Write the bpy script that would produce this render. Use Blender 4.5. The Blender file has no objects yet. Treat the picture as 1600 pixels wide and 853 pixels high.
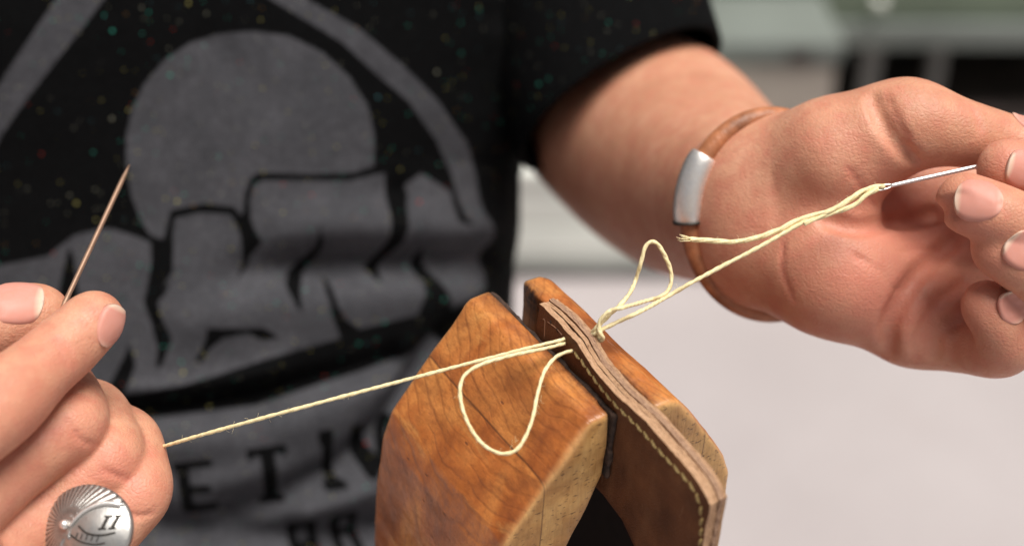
import bpy, bmesh, math, random
import numpy as np
from mathutils import Matrix, Vector
random.seed(7); RNG = np.random.default_rng(11)
scene = bpy.context.scene
COL = scene.collection
D2R = math.radians

# ---------------------------------------------------------------- camera
PITCH = D2R(33.0)
CAM = np.array([0.0, 0.0, 1.25])
AX = np.array([1.0, 0.0, 0.0])                                   # right
AU = np.array([0.0, math.sin(PITCH), math.cos(PITCH)])           # up
AF = np.array([0.0, math.cos(PITCH), -math.sin(PITCH)])          # forward
FOC = 1600 * 50.0 / 36.0
cam_data = bpy.data.cameras.new('camera'); cam = bpy.data.objects.new('camera', cam_data); COL.objects.link(cam)
cam.location = CAM
cam.rotation_euler = (math.pi / 2 - PITCH, 0, 0)
cam_data.lens = 50; cam_data.sensor_width = 36; cam_data.clip_start = 0.02; cam_data.clip_end = 100
cam_data.dof.use_dof = True; cam_data.dof.focus_distance = 0.418; cam_data.dof.aperture_fstop = 5.2
cam_data.dof.aperture_blades = 9
scene.camera = cam

# ---------------------------------------------------------------- light
LDIR = np.array([0.22, -0.14, 0.96]); LDIR /= np.linalg.norm(LDIR)   # towards the sun
elev = math.asin(LDIR[2]); azim = math.atan2(LDIR[0], LDIR[1])
w_ = bpy.data.worlds.new('World'); scene.world = w_; w_.use_nodes = True
nt = w_.node_tree; nt.nodes.clear()
sky = nt.nodes.new('ShaderNodeTexSky'); sky.sky_type = 'NISHITA'; sky.sun_disc = False
sky.sun_elevation = elev; sky.sun_rotation = azim; sky.dust_density = 4; sky.air_density = 1.0; sky.ozone_density = 1.0
hs = nt.nodes.new('ShaderNodeHueSaturation'); hs.inputs['Saturation'].default_value = 0.25
bg = nt.nodes.new('ShaderNodeBackground'); bg.inputs['Strength'].default_value = 0.05
wo = nt.nodes.new('ShaderNodeOutputWorld')
nt.links.new(sky.outputs[0], hs.inputs['Color']); nt.links.new(hs.outputs[0], bg.inputs['Color']); nt.links.new(bg.outputs[0], wo.inputs[0])
sl = bpy.data.lights.new('sun', 'SUN'); sl.energy = 4.4; sl.angle = D2R(36); sl.color = (1.0, 0.95, 0.88)
so = bpy.data.objects.new('sun', sl); COL.objects.link(so)
so.rotation_euler = Vector(LDIR).to_track_quat('Z', 'Y').to_euler(); so.location = (1, 0, 3)
scene.view_settings.view_transform = 'Standard'; scene.view_settings.look = 'None'
scene.view_settings.exposure = 0.16; scene.view_settings.gamma = 1
scene.render.engine = 'CYCLES'
scene.cycles.use_denoising = True
scene.cycles.max_bounces = 8

# ---------------------------------------------------------------- coordinates
def CP(px, py, d):                       # a point of the place in camera axes (metres)
    return np.array([(px - 800) / FOC * d, (426.5 - py) / FOC * d, d])
def W(c):                                # camera axes -> world
    c = np.asarray(c, float)
    return CAM + c[..., 0:1] * AX + c[..., 1:2] * AU + c[..., 2:3] * AF
def WV(c):
    c = np.asarray(c, float)
    return c[..., 0:1] * AX + c[..., 1:2] * AU + c[..., 2:3] * AF
def PX(c):                               # camera axes -> where it stands in view
    return np.stack([800 + c[..., 0] / c[..., 2] * FOC, 426.5 - c[..., 1] / c[..., 2] * FOC], -1)
def nrm(v):
    v = np.asarray(v, float); return v / np.linalg.norm(v)

# ---------------------------------------------------------------- object helpers
MATRIX = {}
def link(o, parent=None):
    COL.objects.link(o)
    if parent is not None: o.parent = parent
    return o
def thing(name, label, cat, loc=(0, 0, 0), mat=None, group=None):
    o = bpy.data.objects.new(name, None); o.empty_display_size = 0.01; COL.objects.link(o)
    M = mat if mat is not None else Matrix.Translation(Vector(loc))
    o.matrix_world = M; MATRIX[o.name] = M
    tag(o, label, cat, group); return o
def tag(o, label=None, cat=None, group=None, kind=None):
    if label: o['label'] = label
    if cat: o['category'] = cat
    if group: o['group'] = group
    if kind: o['kind'] = kind
    return o
def root_of(o):
    while o.parent is not None: o = o.parent
    return o
def obj(name, verts, faces, mat, parent=None, smooth=True, attrs=None, mats=None, matidx=None, local=False, loc=None):
    v = np.asarray(verts, float)
    if parent is not None and not local:
        M = np.array(MATRIX[root_of(parent).name].inverted()); v = v @ M[:3, :3].T + M[:3, 3]
    if parent is None and loc is not None: v = v - np.asarray(loc)
    me = bpy.data.meshes.new(name)
    if isinstance(faces, np.ndarray):
        n, k = faces.shape
        me.vertices.add(len(v)); me.vertices.foreach_set('co', v.astype(np.float32).ravel())
        me.loops.add(n * k); me.loops.foreach_set('vertex_index', faces.astype(np.int32).ravel())
        me.polygons.add(n); me.polygons.foreach_set('loop_start', np.arange(0, n * k, k, dtype=np.int32))
        me.update(calc_edges=True); me.validate()
    else:
        me.from_pydata(v.tolist(), [], [list(f) for f in faces]); me.update()
    for m in (mats or [mat]): me.materials.append(m)
    if matidx is not None: me.polygons.foreach_set('material_index', np.asarray(matidx, np.int32))
    me.polygons.foreach_set('use_smooth', [smooth] * len(me.polygons))
    for k_, a in (attrs or {}).items():
        at = me.attributes.new(k_, 'FLOAT', 'POINT'); at.data.foreach_set('value', np.asarray(a, np.float32))
    me.update()
    o = bpy.data.objects.new(name, me)
    if parent is None and loc is not None: o.location = loc
    return link(o, parent)
def join(parts):
    vs, fs, n = [], [], 0
    for v, f in parts:
        vs.append(np.asarray(v, float)); fs += [tuple(int(i) + n for i in q) for q in f]; n += len(v)
    return np.concatenate(vs), fs
def box(c, s, R=None):
    c = np.asarray(c, float); s = np.asarray(s, float) / 2
    v = np.array([[x, y, z] for x in (-1, 1) for y in (-1, 1) for z in (-1, 1)], float) * s
    if R is not None: v = v @ np.asarray(R).T
    f = [(0, 1, 3, 2), (4, 6, 7, 5), (0, 4, 5, 1), (2, 3, 7, 6), (0, 2, 6, 4), (1, 5, 7, 3)]
    return v + c, f
def bevelled(name, parts, mat, parent=None, w=0.004, loc=None, seg=2, local=False):
    v, f = join(parts)
    o = obj(name, v, f, mat, parent, smooth=True, loc=loc, local=local)
    bm = bmesh.new(); bm.from_mesh(o.data)
    bmesh.ops.bevel(bm, geom=bm.edges[:], offset=w, segments=seg, profile=0.7, affect='EDGES')
    bm.to_mesh(o.data); bm.free()
    return o
def spline(pts, step):
    p = np.asarray(pts, float); p = np.vstack([2 * p[0] - p[1], p, 2 * p[-1] - p[-2]])
    out = []
    for i in range(1, len(p) - 2):
        L = np.linalg.norm(p[i + 1] - p[i]); n = max(2, int(L / step))
        t = np.linspace(0, 1, n, endpoint=False)[:, None]
        out.append(0.5 * ((2 * p[i]) + (-p[i - 1] + p[i + 1]) * t + (2 * p[i - 1] - 5 * p[i] + 4 * p[i + 1] - p[i + 2]) * t ** 2
                          + (-p[i - 1] + 3 * p[i] - 3 * p[i + 1] + p[i + 2]) * t ** 3))
    return np.vstack(out + [p[-2][None]])
def frames(p):
    T = np.gradient(p, axis=0); T /= np.linalg.norm(T, axis=1)[:, None] + 1e-12
    n = np.cross(T[0], [0.3, 0.5, 0.8]); n /= np.linalg.norm(n); N = [n]
    for i in range(1, len(p)):
        n = N[-1] - T[i] * np.dot(N[-1], T[i]); n /= np.linalg.norm(n); N.append(n)
    N = np.array(N); return T, N, np.cross(T, N)
def tube(p, r, k=8, cap=True, closed=False, flat=1.0):
    p = np.asarray(p, float); T, N, B = frames(p)
    if closed:                                                     # spread the leftover twist
        n_ = N[-1] - T[0] * np.dot(N[-1], T[0]); n_ /= np.linalg.norm(n_)
        tw = math.atan2(np.dot(np.cross(N[0], n_), T[0]), np.dot(N[0], n_))
        a_ = -np.linspace(0, tw, len(p))[:, None]; N, B = N * np.cos(a_) + B * np.sin(a_), -N * np.sin(a_) + B * np.cos(a_)
    r = np.broadcast_to(np.asarray(r, float), (len(p),))
    a = np.linspace(0, 2 * math.pi, k, endpoint=False)
    v = (p[:, None] + r[:, None, None] * (np.cos(a)[None, :, None] * N[:, None] + flat * np.sin(a)[None, :, None] * B[:, None])).reshape(-1, 3)
    f = []; m = len(p)
    for i in range(m if closed else m - 1):
        for j in range(k):
            j2 = (j + 1) % k; i2 = (i + 1) % m
            f.append((i * k + j, i * k + j2, i2 * k + j2, i2 * k + j))
    if cap and not closed:
        f.append(tuple(range(k))[::-1]); f.append(tuple((m - 1) * k + j for j in range(k)))
    return v, f
def twisted(p, R, plies=3, pitch=0.0055, k=6, loose=0.0, seed=0):
    p = np.asarray(p); T, N, B = frames(p)
    s = np.concatenate([[0], np.cumsum(np.linalg.norm(np.diff(p, axis=0), axis=1))])
    out = []; rg = np.random.default_rng(seed)
    wob = 1 + 0.18 * np.sin(s / 0.0037 + rg.uniform(0, 6)) + 0.10 * np.sin(s / 0.0013 + rg.uniform(0, 6))
    for q in range(plies):
        a = s / pitch * 2 * math.pi + q * 2 * math.pi / plies + 0.6 * np.sin(s / 0.009)
        c = p + (R * (0.17 + loose) * wob)[:, None] * (np.cos(a)[:, None] * N + np.sin(a)[:, None] * B)
        out.append(tube(c, R * 0.86 * (1 + 0.08 * np.sin(s / 0.0021 + q)), k))
    return join(out)

# ---------------------------------------------------------------- signed distance modelling
class Grid:
    def __init__(s, lo, hi, h):
        s.lo = np.asarray(lo, float); s.h = h
        s.n = np.ceil((np.asarray(hi) - s.lo) / h).astype(int) + 1
        s.ax = [s.lo[i] + h * np.arange(s.n[i]) for i in range(3)]
    def new(s): return np.full(s.n, 0.05, np.float32)
    def sl(s, lo, hi):
        a = np.clip(np.floor((np.asarray(lo) - s.lo) / s.h).astype(int), 0, s.n); b = np.clip(np.ceil((np.asarray(hi) - s.lo) / s.h).astype(int) + 1, 0, s.n)
        return tuple(slice(int(a[i]), int(b[i])) for i in range(3))
    def cone(s, f, a, b, r1, r2, k, sub=False):
        a = np.asarray(a, float); b = np.asarray(b, float); m = max(r1, r2) + k + 0.004
        q = s.sl(np.minimum(a, b) - m, np.maximum(a, b) + m)
        if any(x.stop <= x.start for x in q): return
        X = s.ax[0][q[0]][:, None, None].astype(np.float32) - np.float32(a[0]); Y = s.ax[1][q[1]][None, :, None].astype(np.float32) - np.float32(a[1]); Z = s.ax[2][q[2]][None, None, :].astype(np.float32) - np.float32(a[2])
        ba = b - a; L = float(ba @ ba) + 1e-12
        t = np.clip((X * ba[0] + Y * ba[1] + Z * ba[2]) / L, 0, 1)
        d = np.sqrt((X - t * ba[0]) ** 2 + (Y - t * ba[1]) ** 2 + (Z - t * ba[2]) ** 2) - (r1 + (r2 - r1) * t)
        g = f[q]
        if sub:                                                   # smooth subtraction
            hh = np.clip(0.5 - 0.5 * (g + d) / k, 0, 1); f[q] = g * (1 - hh) + (-d) * hh + k * hh * (1 - hh)
        else:
            f[q] = smin(g, d, k)
def smin(a, b, k):
    if k <= 0: return np.minimum(a, b)
    h = np.maximum(k - np.abs(a - b), 0) / k
    return np.minimum(a, b) - h * h * k * 0.25
def sample(G, f, p):
    q = (p - G.lo) / G.h; i = np.clip(np.floor(q).astype(int), 0, np.array(G.n) - 2); t = np.clip(q - i, 0, 1)
    o = 0
    for dx in (0, 1):
        for dy in (0, 1):
            for dz in (0, 1):
                wgt = (t[..., 0] if dx else 1 - t[..., 0]) * (t[..., 1] if dy else 1 - t[..., 1]) * (t[..., 2] if dz else 1 - t[..., 2])
                o = o + wgt * f[i[..., 0] + dx, i[..., 1] + dy, i[..., 2] + dz]
    return o
def nets(G, f):
    s = f < 0
    c = np.zeros(tuple(np.array(f.shape) - 1), np.uint8)
    for dx in (0, 1):
        for dy in (0, 1):
            for dz in (0, 1):
                c += s[dx:f.shape[0] - 1 + dx, dy:f.shape[1] - 1 + dy, dz:f.shape[2] - 1 + dz]
    act = (c > 0) & (c < 8)
    I = np.argwhere(act); idx = np.full(act.shape, -1, np.int32); idx[act] = np.arange(len(I))
    co = np.array([[x, y, z] for x in (0, 1) for y in (0, 1) for z in (0, 1)])
    val = np.stack([f[I[:, 0] + a, I[:, 1] + b, I[:, 2] + g] for a, b, g in co], 1)
    acc = np.zeros((len(I), 3)); cnt = np.zeros(len(I))
    for i in range(8):
        for j in range(i + 1, 8):
            if np.abs(co[i] - co[j]).sum() != 1: continue
            m = (val[:, i] < 0) != (val[:, j] < 0)
            t = val[m, i] / (val[m, i] - val[m, j])
            acc[m] += co[i] + t[:, None] * (co[j] - co[i]); cnt[m] += 1
    V = G.lo + G.h * (I + acc / cnt[:, None])
    F = []
    for ax in range(3):
        o1, o2 = [(1, 2), (2, 0), (0, 1)][ax]
        sa = [slice(None)] * 3; sb = [slice(None)] * 3; sa[ax] = slice(0, -1); sb[ax] = slice(1, None)
        e = s[tuple(sa)] != s[tuple(sb)]
        E = np.argwhere(e); E = E[(E[:, o1] > 0) & (E[:, o2] > 0) & (E[:, o1] < f.shape[o1] - 1) & (E[:, o2] < f.shape[o2] - 1)]
        inside = s[E[:, 0], E[:, 1], E[:, 2]]
        def at(d1, d2):
            q = E.copy(); q[:, o1] -= d1; q[:, o2] -= d2; return idx[q[:, 0], q[:, 1], q[:, 2]]
        quad = np.stack([at(1, 1), at(0, 1), at(0, 0), at(1, 0)], 1)
        quad[~inside] = quad[~inside][:, ::-1]
        F.append(quad)
    F = np.vstack(F); F = F[(F >= 0).all(1)]
    return V, F
def relax(V, F, it=1, lam=0.5):
    E = np.vstack([F[:, [i, (i + 1) % 4]] for i in range(4)])
    for _ in range(it):
        S = np.zeros_like(V); C = np.zeros(len(V))
        for a, b in ((0, 1), (1, 0)):
            for x in range(3): S[:, x] += np.bincount(E[:, a], V[E[:, b], x], len(V))
            C += np.bincount(E[:, a], minlength=len(V))
        V = V + lam * (S / np.maximum(C, 1)[:, None] - V)
    return V
def vnormals(V, F):
    n = np.cross(V[F[:, 2]] - V[F[:, 0]], V[F[:, 3]] - V[F[:, 1]]); N = np.zeros_like(V)
    for i in range(4):
        for x in range(3): N[:, x] += np.bincount(F[:, i], n[:, x], len(V))
    return N / (np.linalg.norm(N, axis=1)[:, None] + 1e-12)
def polysdf(P, poly):
    """signed distance (negative inside) of points P (n,2) to polygon"""
    A = np.asarray(poly, float); B = np.roll(A, -1, 0)
    best = np.full(len(P), 1e9); ins = np.zeros(len(P), bool)
    for a, b in zip(A, B):
        e = b - a; w = P - a; t = np.clip((w @ e) / (e @ e + 1e-12), 0, 1)
        best = np.minimum(best, ((w - t[:, None] * e) ** 2).sum(1))
        c = ((a[1] <= P[:, 1]) & (b[1] > P[:, 1])) | ((b[1] <= P[:, 1]) & (a[1] > P[:, 1]))
        xi = a[0] + (P[:, 1] - a[1]) / (b[1] - a[1] + (1e-12 if b[1] == a[1] else 0)) * (b[0] - a[0])
        ins ^= c & (P[:, 0] < xi)
    d = np.sqrt(best); return np.where(ins, -d, d)
def plinedist(P, pts):
    A = np.asarray(pts, float); best = np.full(len(P), 1e9)
    for a, b in zip(A[:-1], A[1:]):
        e = b - a; w = P - a; t = np.clip((w @ e) / (e @ e), 0, 1)
        best = np.minimum(best, ((w - t[:, None] * e) ** 2).sum(1))
    return np.sqrt(best)
def vnoise(P, scale, seed=0):
    """cheap smooth value noise, -1..1"""
    q = np.asarray(P, float) / scale; i = np.floor(q).astype(np.int64); t = q - i; t = t * t * (3 - 2 * t); o = 0
    for dx in (0, 1):
        for dy in (0, 1):
            for dz in (0, 1):
                hsh = ((i[..., 0] + dx) * 73856093) ^ ((i[..., 1] + dy) * 19349663) ^ ((i[..., 2] + dz) * 83492791) ^ (seed * 2654435761)
                hsh = (hsh ^ (hsh >> 13)) * 1274126177 & 0xffffffff; hsh = (hsh ^ (hsh >> 16)) & 0xffff
                wgt = (t[..., 0] if dx else 1 - t[..., 0]) * (t[..., 1] if dy else 1 - t[..., 1]) * (t[..., 2] if dz else 1 - t[..., 2])
                o = o + wgt * (hsh / 32767.5 - 1)
    return o

# ---------------------------------------------------------------- material helpers
class M:
    def __init__(s, name):
        s.m = bpy.data.materials.new(name); s.m.use_nodes = True; s.t = s.m.node_tree; s.t.nodes.clear()
        s.out = s.n('ShaderNodeOutputMaterial'); s.b = s.n('ShaderNodeBsdfPrincipled'); s.l(s.b.outputs[0], s.out.inputs[0])
    def n(s, typ, **kw):
        x = s.t.nodes.new(typ)
        for k, v in kw.items():
            if k.startswith('i_'):
                x.inputs[k[2:].replace('_', ' ')].default_value = v
            else: setattr(x, k, v)
        return x
    def l(s, a, b): s.t.links.new(a, b)
    def coord(s, kind='Object'):
        return s.n('ShaderNodeTexCoord').outputs[kind]
    def mapp(s, vec, sc=(1, 1, 1), rot=(0, 0, 0), loc=(0, 0, 0)):
        x = s.n('ShaderNodeMapping'); x.inputs['Scale'].default_value = sc; x.inputs['Rotation'].default_value = rot; x.inputs['Location'].default_value = loc
        s.l(vec, x.inputs[0]); return x.outputs[0]
    def noise(s, vec, scale, detail=3, rough=0.55, dist=0.0):
        x = s.n('ShaderNodeTexNoise'); x.inputs['Scale'].default_value = scale; x.inputs['Detail'].default_value = detail
        x.inputs['Roughness'].default_value = rough; x.inputs['Distortion'].default_value = dist; s.l(vec, x.inputs['Vector']); return x.outputs[0]
    def ramp(s, fac, stops, interp='LINEAR'):
        x = s.n('ShaderNodeValToRGB'); e = x.color_ramp.elements; x.color_ramp.interpolation = interp
        while len(e) > 1: e.remove(e[-1])
        for i, (p, c) in enumerate(stops):
            q = e[0] if i == 0 else e.new(p)
            q.position = p; q.color = (*c, 1) if isinstance(c, tuple) else (c, c, c, 1)
        s.l(fac, x.inputs[0]); return x.outputs[0]
    def mix(s, f, a, b, mode='MIX'):
        x = s.n('ShaderNodeMix', data_type='RGBA', blend_type=mode)
        for sock, v in ((x.inputs[0], f), (x.inputs[6], a), (x.inputs[7], b)):
            if isinstance(v, (int, float)): sock.default_value = v
            elif isinstance(v, tuple): sock.default_value = (*v, 1)
            else: s.l(v, sock)
        return x.outputs[2]
    def math(s, op, a, b=0.0, c=None, clamp=False):
        x = s.n('ShaderNodeMath', operation=op); x.use_clamp = clamp
        for sock, v in zip(x.inputs, (a, b, c)):
            if v is None: continue
            if isinstance(v, (int, float)): sock.default_value = v
            else: s.l(v, sock)
        return x.outputs[0]
    def attr(s, name):
        x = s.n('ShaderNodeAttribute'); x.attribute_name = name; return x.outputs['Fac']
    def bump(s, h, strength, dist, prev=None):
        x = s.n('ShaderNodeBump'); x.inputs['Strength'].default_value = strength; x.inputs['Distance'].default_value = dist
        s.l(h, x.inputs['Height'])
        if prev is not None: s.l(prev, x.inputs['Normal'])
        return x.outputs[0]
    def set(s, **kw):
        for k, v in kw.items():
            sock = s.b.inputs[k.replace('_', ' ')]
            if isinstance(v, (int, float)): sock.default_value = v
            elif isinstance(v, tuple): sock.default_value = (*v, 1) if sock.type == 'RGBA' else v
            else: s.l(v, sock)
        return s

def simple(name, col, rough=0.6, metal=0.0, noise_=0.08, scale=40, bump=0.0, bscale=200):
    m = M(name); c = m.coord()
    n = m.noise(c, scale, 4)
    lo = tuple(x * (1 - noise_ * 2) for x in col); hi = tuple(min(1, x * (1 + noise_ * 2)) for x in col)
    m.set(Base_Color=m.ramp(n, [(0.3, lo), (0.7, hi)]), Roughness=rough, Metallic=metal)
    if bump: m.set(Normal=m.bump(m.noise(c, bscale, 3), bump, 0.001))
    return m.m

# skin ----------------------------------------------------------------
def skin_mat():
    m = M('skin'); c = m.coord()
    big = m.noise(c, 38, 4, 0.6); mid = m.noise(c, 170, 4, 0.6)
    red = m.attr('red')
    base = m.ramp(big, [(0.3, (0.50, 0.235, 0.142)), (0.5, (0.60, 0.302, 0.188)), (0.72, (0.68, 0.370, 0.242))])
    base = m.mix(m.ramp(mid, [(0.40, 0.0), (0.68, 0.62)]), base, (0.52, 0.185, 0.12))
    r = m.math('MULTIPLY', red, m.ramp(m.noise(c, 90, 3), [(0.25, 0.55), (0.7, 1.0)]), clamp=True)
    base = m.mix(r, base, (0.58, 0.21, 0.145))
    base = m.mix(m.ramp(m.noise(c, 75, 5, 0.7, 1.0), [(0.52, 0.0), (0.70, 0.38)]), base, (0.60, 0.19, 0.135))
    fr = m.n('ShaderNodeTexVoronoi', feature='F1'); fr.inputs['Scale'].default_value = 210; m.l(c, fr.inputs['Vector'])
    base = m.mix(m.ramp(fr.outputs['Distance'], [(0.05, 0.28), (0.13, 0.0)]), base, (0.36, 0.14, 0.07))
    v = m.n('ShaderNodeTexVoronoi', feature='DISTANCE_TO_EDGE'); v.inputs['Scale'].default_value = 1.0; m.l(m.mapp(m.n('ShaderNodeVectorMath', operation='ADD').outputs[0], (620, 620, 900), rot=(0.4, 0.6, 0.2)), v.inputs['Vector'])
    va = [n for n in m.t.nodes if n.type == 'VECT_MATH'][0]; m.l(c, va.inputs[0]); wn = m.n('ShaderNodeTexNoise'); wn.inputs['Scale'].default_value = 300; m.l(c, wn.inputs['Vector'])
    vs = m.n('ShaderNodeVectorMath', operation='SCALE'); vs.inputs['Scale'].default_value = 0.0012; m.l(wn.outputs['Color'], vs.inputs[0]); m.l(vs.outputs[0], va.inputs[1])
    h = m.math('MULTIPLY_ADD', m.ramp(v.outputs['Distance'], [(0.0, 0.0), (0.2, 1.0)]), 0.28, m.noise(c, 1300, 3))
    n1 = m.bump(h, 0.70, 0.00025)
    n2 = m.bump(m.noise(m.mapp(c, (1, 1, 1)), 210, 5, 0.65, 0.8), 0.26, 0.0010, n1)
    m.set(Base_Color=base, Roughness=m.ramp(m.noise(c, 300, 3), [(0.3, 0.40), (0.7, 0.58)]), Normal=n2,
          Subsurface_Weight=0.16, Subsurface_Radius=(0.9, 0.32, 0.16), Subsurface_Scale=0.0028, Specular_IOR_Level=0.40)
    return m.m
SKIN = skin_mat()
def nail_mat():
    m = M('nail'); c = m.coord(); v = m.attr('along')
    col = m.ramp(v, [(0.0, (0.70, 0.44, 0.34)), (0.05, (0.66, 0.36, 0.28)), (0.16, (0.60, 0.27, 0.21)), (0.86, (0.62, 0.28, 0.22)), (0.94, (0.72, 0.50, 0.38)), (1.0, (0.68, 0.52, 0.42))])
    m.set(Base_Color=m.mix(m.ramp(m.noise(c, 500, 3), [(0.4, 0.0), (0.8, 0.25)]), col, (0.60, 0.33, 0.30)), Roughness=0.42, Subsurface_Weight=0.15,
          Subsurface_Radius=(0.8, 0.35, 0.25), Subsurface_Scale=0.002, Specular_IOR_Level=0.22)
    return m.m
NAIL = nail_mat()
def shirt_mat():
    m = M('black_jersey'); c = m.coord()
    pr = m.attr('ink')                                             # signed distance to the printed shapes, metres
    wob = m.math('MULTIPLY', m.math('SUBTRACT', m.noise(c, 900, 2), 0.5), 0.0008)
    ink = m.ramp(m.math('MULTIPLY_ADD', m.math('ADD', pr, wob), -1400, 0.5, clamp=True), [(0.0, 0.0), (1.0, 1.0)])
    heather = m.noise(c, 520, 4, 0.7)
    black = m.ramp(m.noise(c, 700, 3), [(0.3, (0.0018, 0.0019, 0.0021)), (0.75, (0.0044, 0.0046, 0.0050))])
    grey = m.ramp(heather, [(0.3, (0.041, 0.041, 0.046)), (0.7, (0.086, 0.086, 0.097))])
    grey = m.mix(m.ramp(m.noise(c, 60, 4, 0.6), [(0.35, 0.35), (0.65, 0.0)]), grey, (0.024, 0.026, 0.030))
    col = m.mix(ink, black, grey)
    def specks(scale, rad, keep):
        v = m.n('ShaderNodeTexVoronoi', feature='F1'); v.inputs['Scale'].default_value = scale; v.inputs['Randomness'].default_value = 1
        m.l(c, v.inputs['Vector'])
        sep = m.n('ShaderNodeSeparateColor'); m.l(v.outputs['Color'], sep.inputs[0])
        on = m.math('MULTIPLY', m.math('LESS_THAN', v.outputs['Distance'], rad), m.math('GREATER_THAN', sep.outputs[0], keep))
        hue = m.ramp(sep.outputs[1], [(0.0, (0.32, 0.29, 0.09)), (0.26, (0.035, 0.26, 0.19)), (0.52, (0.20, 0.20, 0.15)), (0.78, (0.04, 0.11, 0.12)), (0.88, (0.34, 0.035, 0.025)), (0.94, (0.24, 0.13, 0.04))], 'CONSTANT')
        return on, hue
    for sc, rd, kp in ((270, 0.11, 0.72), (120, 0.075, 0.66), (420, 0.12, 0.70)):
        on, hue = specks(sc, rd, kp); col = m.mix(on, col, hue)
    knit = m.n('ShaderNodeTexWave', wave_type='BANDS', bands_direction='X'); knit.inputs['Scale'].default_value = 380; knit.inputs['Distortion'].default_value = 2; m.l(c, knit.inputs[0])
    n1 = m.bump(m.math('ADD', knit.outputs['Fac'], m.noise(c, 1200, 2)), 0.35, 0.0004)
    n2 = m.bump(m.noise(c, 55, 5, 0.6), 0.5, 0.0022, n1)
    m.set(Base_Color=col, Roughness=0.92, Normal=n2, Specular_IOR_Level=0.06)
    return m.m
SHIRT = shirt_mat()
def wood_mat():
    m = M('oiled_hardwood'); c = m.coord(); end = m.attr('endgrain')
    sep = m.n('ShaderNodeSeparateXYZ'); m.l(c, sep.inputs[0])
    board = m.math('GREATER_THAN', m.math('ABSOLUTE', m.math('ADD', sep.outputs['Y'], 0.005)), 0.026)   # glued up from two boards
    off = m.n('ShaderNodeVectorMath', operation='ADD'); m.l(c, off.inputs[0])
    comb = m.n('ShaderNodeCombineXYZ'); m.l(m.math('MULTIPLY', board, 0.013), comb.inputs[0]); m.l(m.math('MULTIPLY', board, 0.021), comb.inputs[2]); m.l(comb.outputs[0], off.inputs[1])
    p = off.outputs[0]
    # growth rings cut by the sloping face
    ringc = m.mapp(p, (0.8, 1.0, 0.30), rot=(D2R(4), D2R(-8), 0), loc=(0.012, 0.042, 0.0))
    wv = m.n('ShaderNodeTexWave', wave_type='RINGS', rings_direction='Z'); m.l(ringc, wv.inputs[0])
    wv.inputs['Scale'].default_value = 118; wv.inputs['Distortion'].default_value = 4.2; wv.inputs['Detail'].default_value = 1.2; wv.inputs['Detail Scale'].default_value = 0.9; wv.inputs['Detail Roughness'].default_value = 0.5
    line = m.ramp(wv.outputs['Fac'], [(0.0, 1.0), (0.06, 0.7), (0.17, 0.15), (0.6, 0.0)])
    fine = m.noise(m.mapp(p, (500, 1100, 160), rot=(D2R(10), D2R(-20), D2R(-18))), 1.0, 5, 0.65)
    streak = m.noise(m.mapp(p, (26, 150, 60), rot=(D2R(6), D2R(-10), D2R(-14))), 1.0, 5, 0.6, 0.9)
    cloud = m.noise(m.mapp(p, (1, 1, 0.5)), 42, 5, 0.55, 0.8)
    tone = m.ramp(cloud, [(0.27, (0.19, 0.046, 0.011)), (0.38, (0.33, 0.092, 0.019)), (0.48, (0.45, 0.140, 0.030)), (0.60, (0.55, 0.205, 0.050)), (0.78, (0.60, 0.275, 0.078))])
    col = m.mix(m.math('MULTIPLY', line, m.ramp(m.noise(p, 60, 3), [(0.38, 0.05), (0.70, 0.50)])), tone, (0.10, 0.024, 0.007))
    col = m.mix(m.ramp(streak, [(0.47, 0.0), (0.66, 0.72)]), col, (0.22, 0.065, 0.016))
    col = m.mix(m.ramp(streak, [(0.30, 0.45), (0.42, 0.0)]), col, (0.62, 0.32, 0.10))
    col = m.mix(m.ramp(fine, [(0.45, 0.0), (0.72, 0.48)]), col, (0.18, 0.052, 0.014))
    # end grain: paler, yellower, dark pores
    pores = m.noise(m.mapp(p, (240, 420, 1100)), 1.0, 2, 0.5)
    ecol = m.ramp(m.noise(m.mapp(p, (1, 1, 1)), 75, 5, 0.6, 0.5), [(0.3, (0.36, 0.165, 0.05)), (0.5, (0.52, 0.28, 0.095)), (0.7, (0.62, 0.37, 0.14))])
    ecol = m.mix(m.ramp(pores, [(0.62, 0.0), (0.68, 0.75)]), ecol, (0.07, 0.030, 0.012))
    ecol = m.mix(m.ramp(m.noise(m.mapp(p, (90, 160, 520)), 1.0, 3, 0.6, 0.3), [(0.66, 0.0), (0.72, 0.85)]), ecol, (0.05, 0.022, 0.010))
    rays = m.noise(m.mapp(p, (60, 900, 160), rot=(D2R(20), 0, 0)), 1.0, 3, 0.6)
    ecol = m.mix(m.ramp(rays, [(0.45, 0.0), (0.75, 0.30)]), ecol, (0.20, 0.085, 0.025))
    col = m.mix(end, col, ecol)
    # glue joint, dents, dirt
    gl = m.math('ABSOLUTE', m.math('SUBTRACT', m.math('ABSOLUTE', m.math('ADD', sep.outputs['Y'], 0.005)), 0.026))
    col = m.mix(m.ramp(m.math('MULTIPLY', gl, 1000.0), [(0.0, 0.7), (0.16, 0.45), (0.28, 0.0)]), col, (0.035, 0.012, 0.006))
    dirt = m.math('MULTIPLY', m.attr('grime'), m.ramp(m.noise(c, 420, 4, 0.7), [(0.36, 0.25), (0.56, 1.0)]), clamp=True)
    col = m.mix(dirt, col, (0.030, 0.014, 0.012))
    sc = m.n('ShaderNodeTexVoronoi', feature='F1'); sc.inputs['Scale'].default_value = 1.0; m.l(m.mapp(p, (95, 120, 240), rot=(0.3, 0.5, 0)), sc.inputs['Vector'])
    nick = m.ramp(sc.outputs['Distance'], [(0.0, 1.0), (0.07, 0.6), (0.10, 0.0)])
    col = m.mix(m.math('MULTIPLY', nick, 0.7), col, (0.06, 0.02, 0.012))
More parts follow.
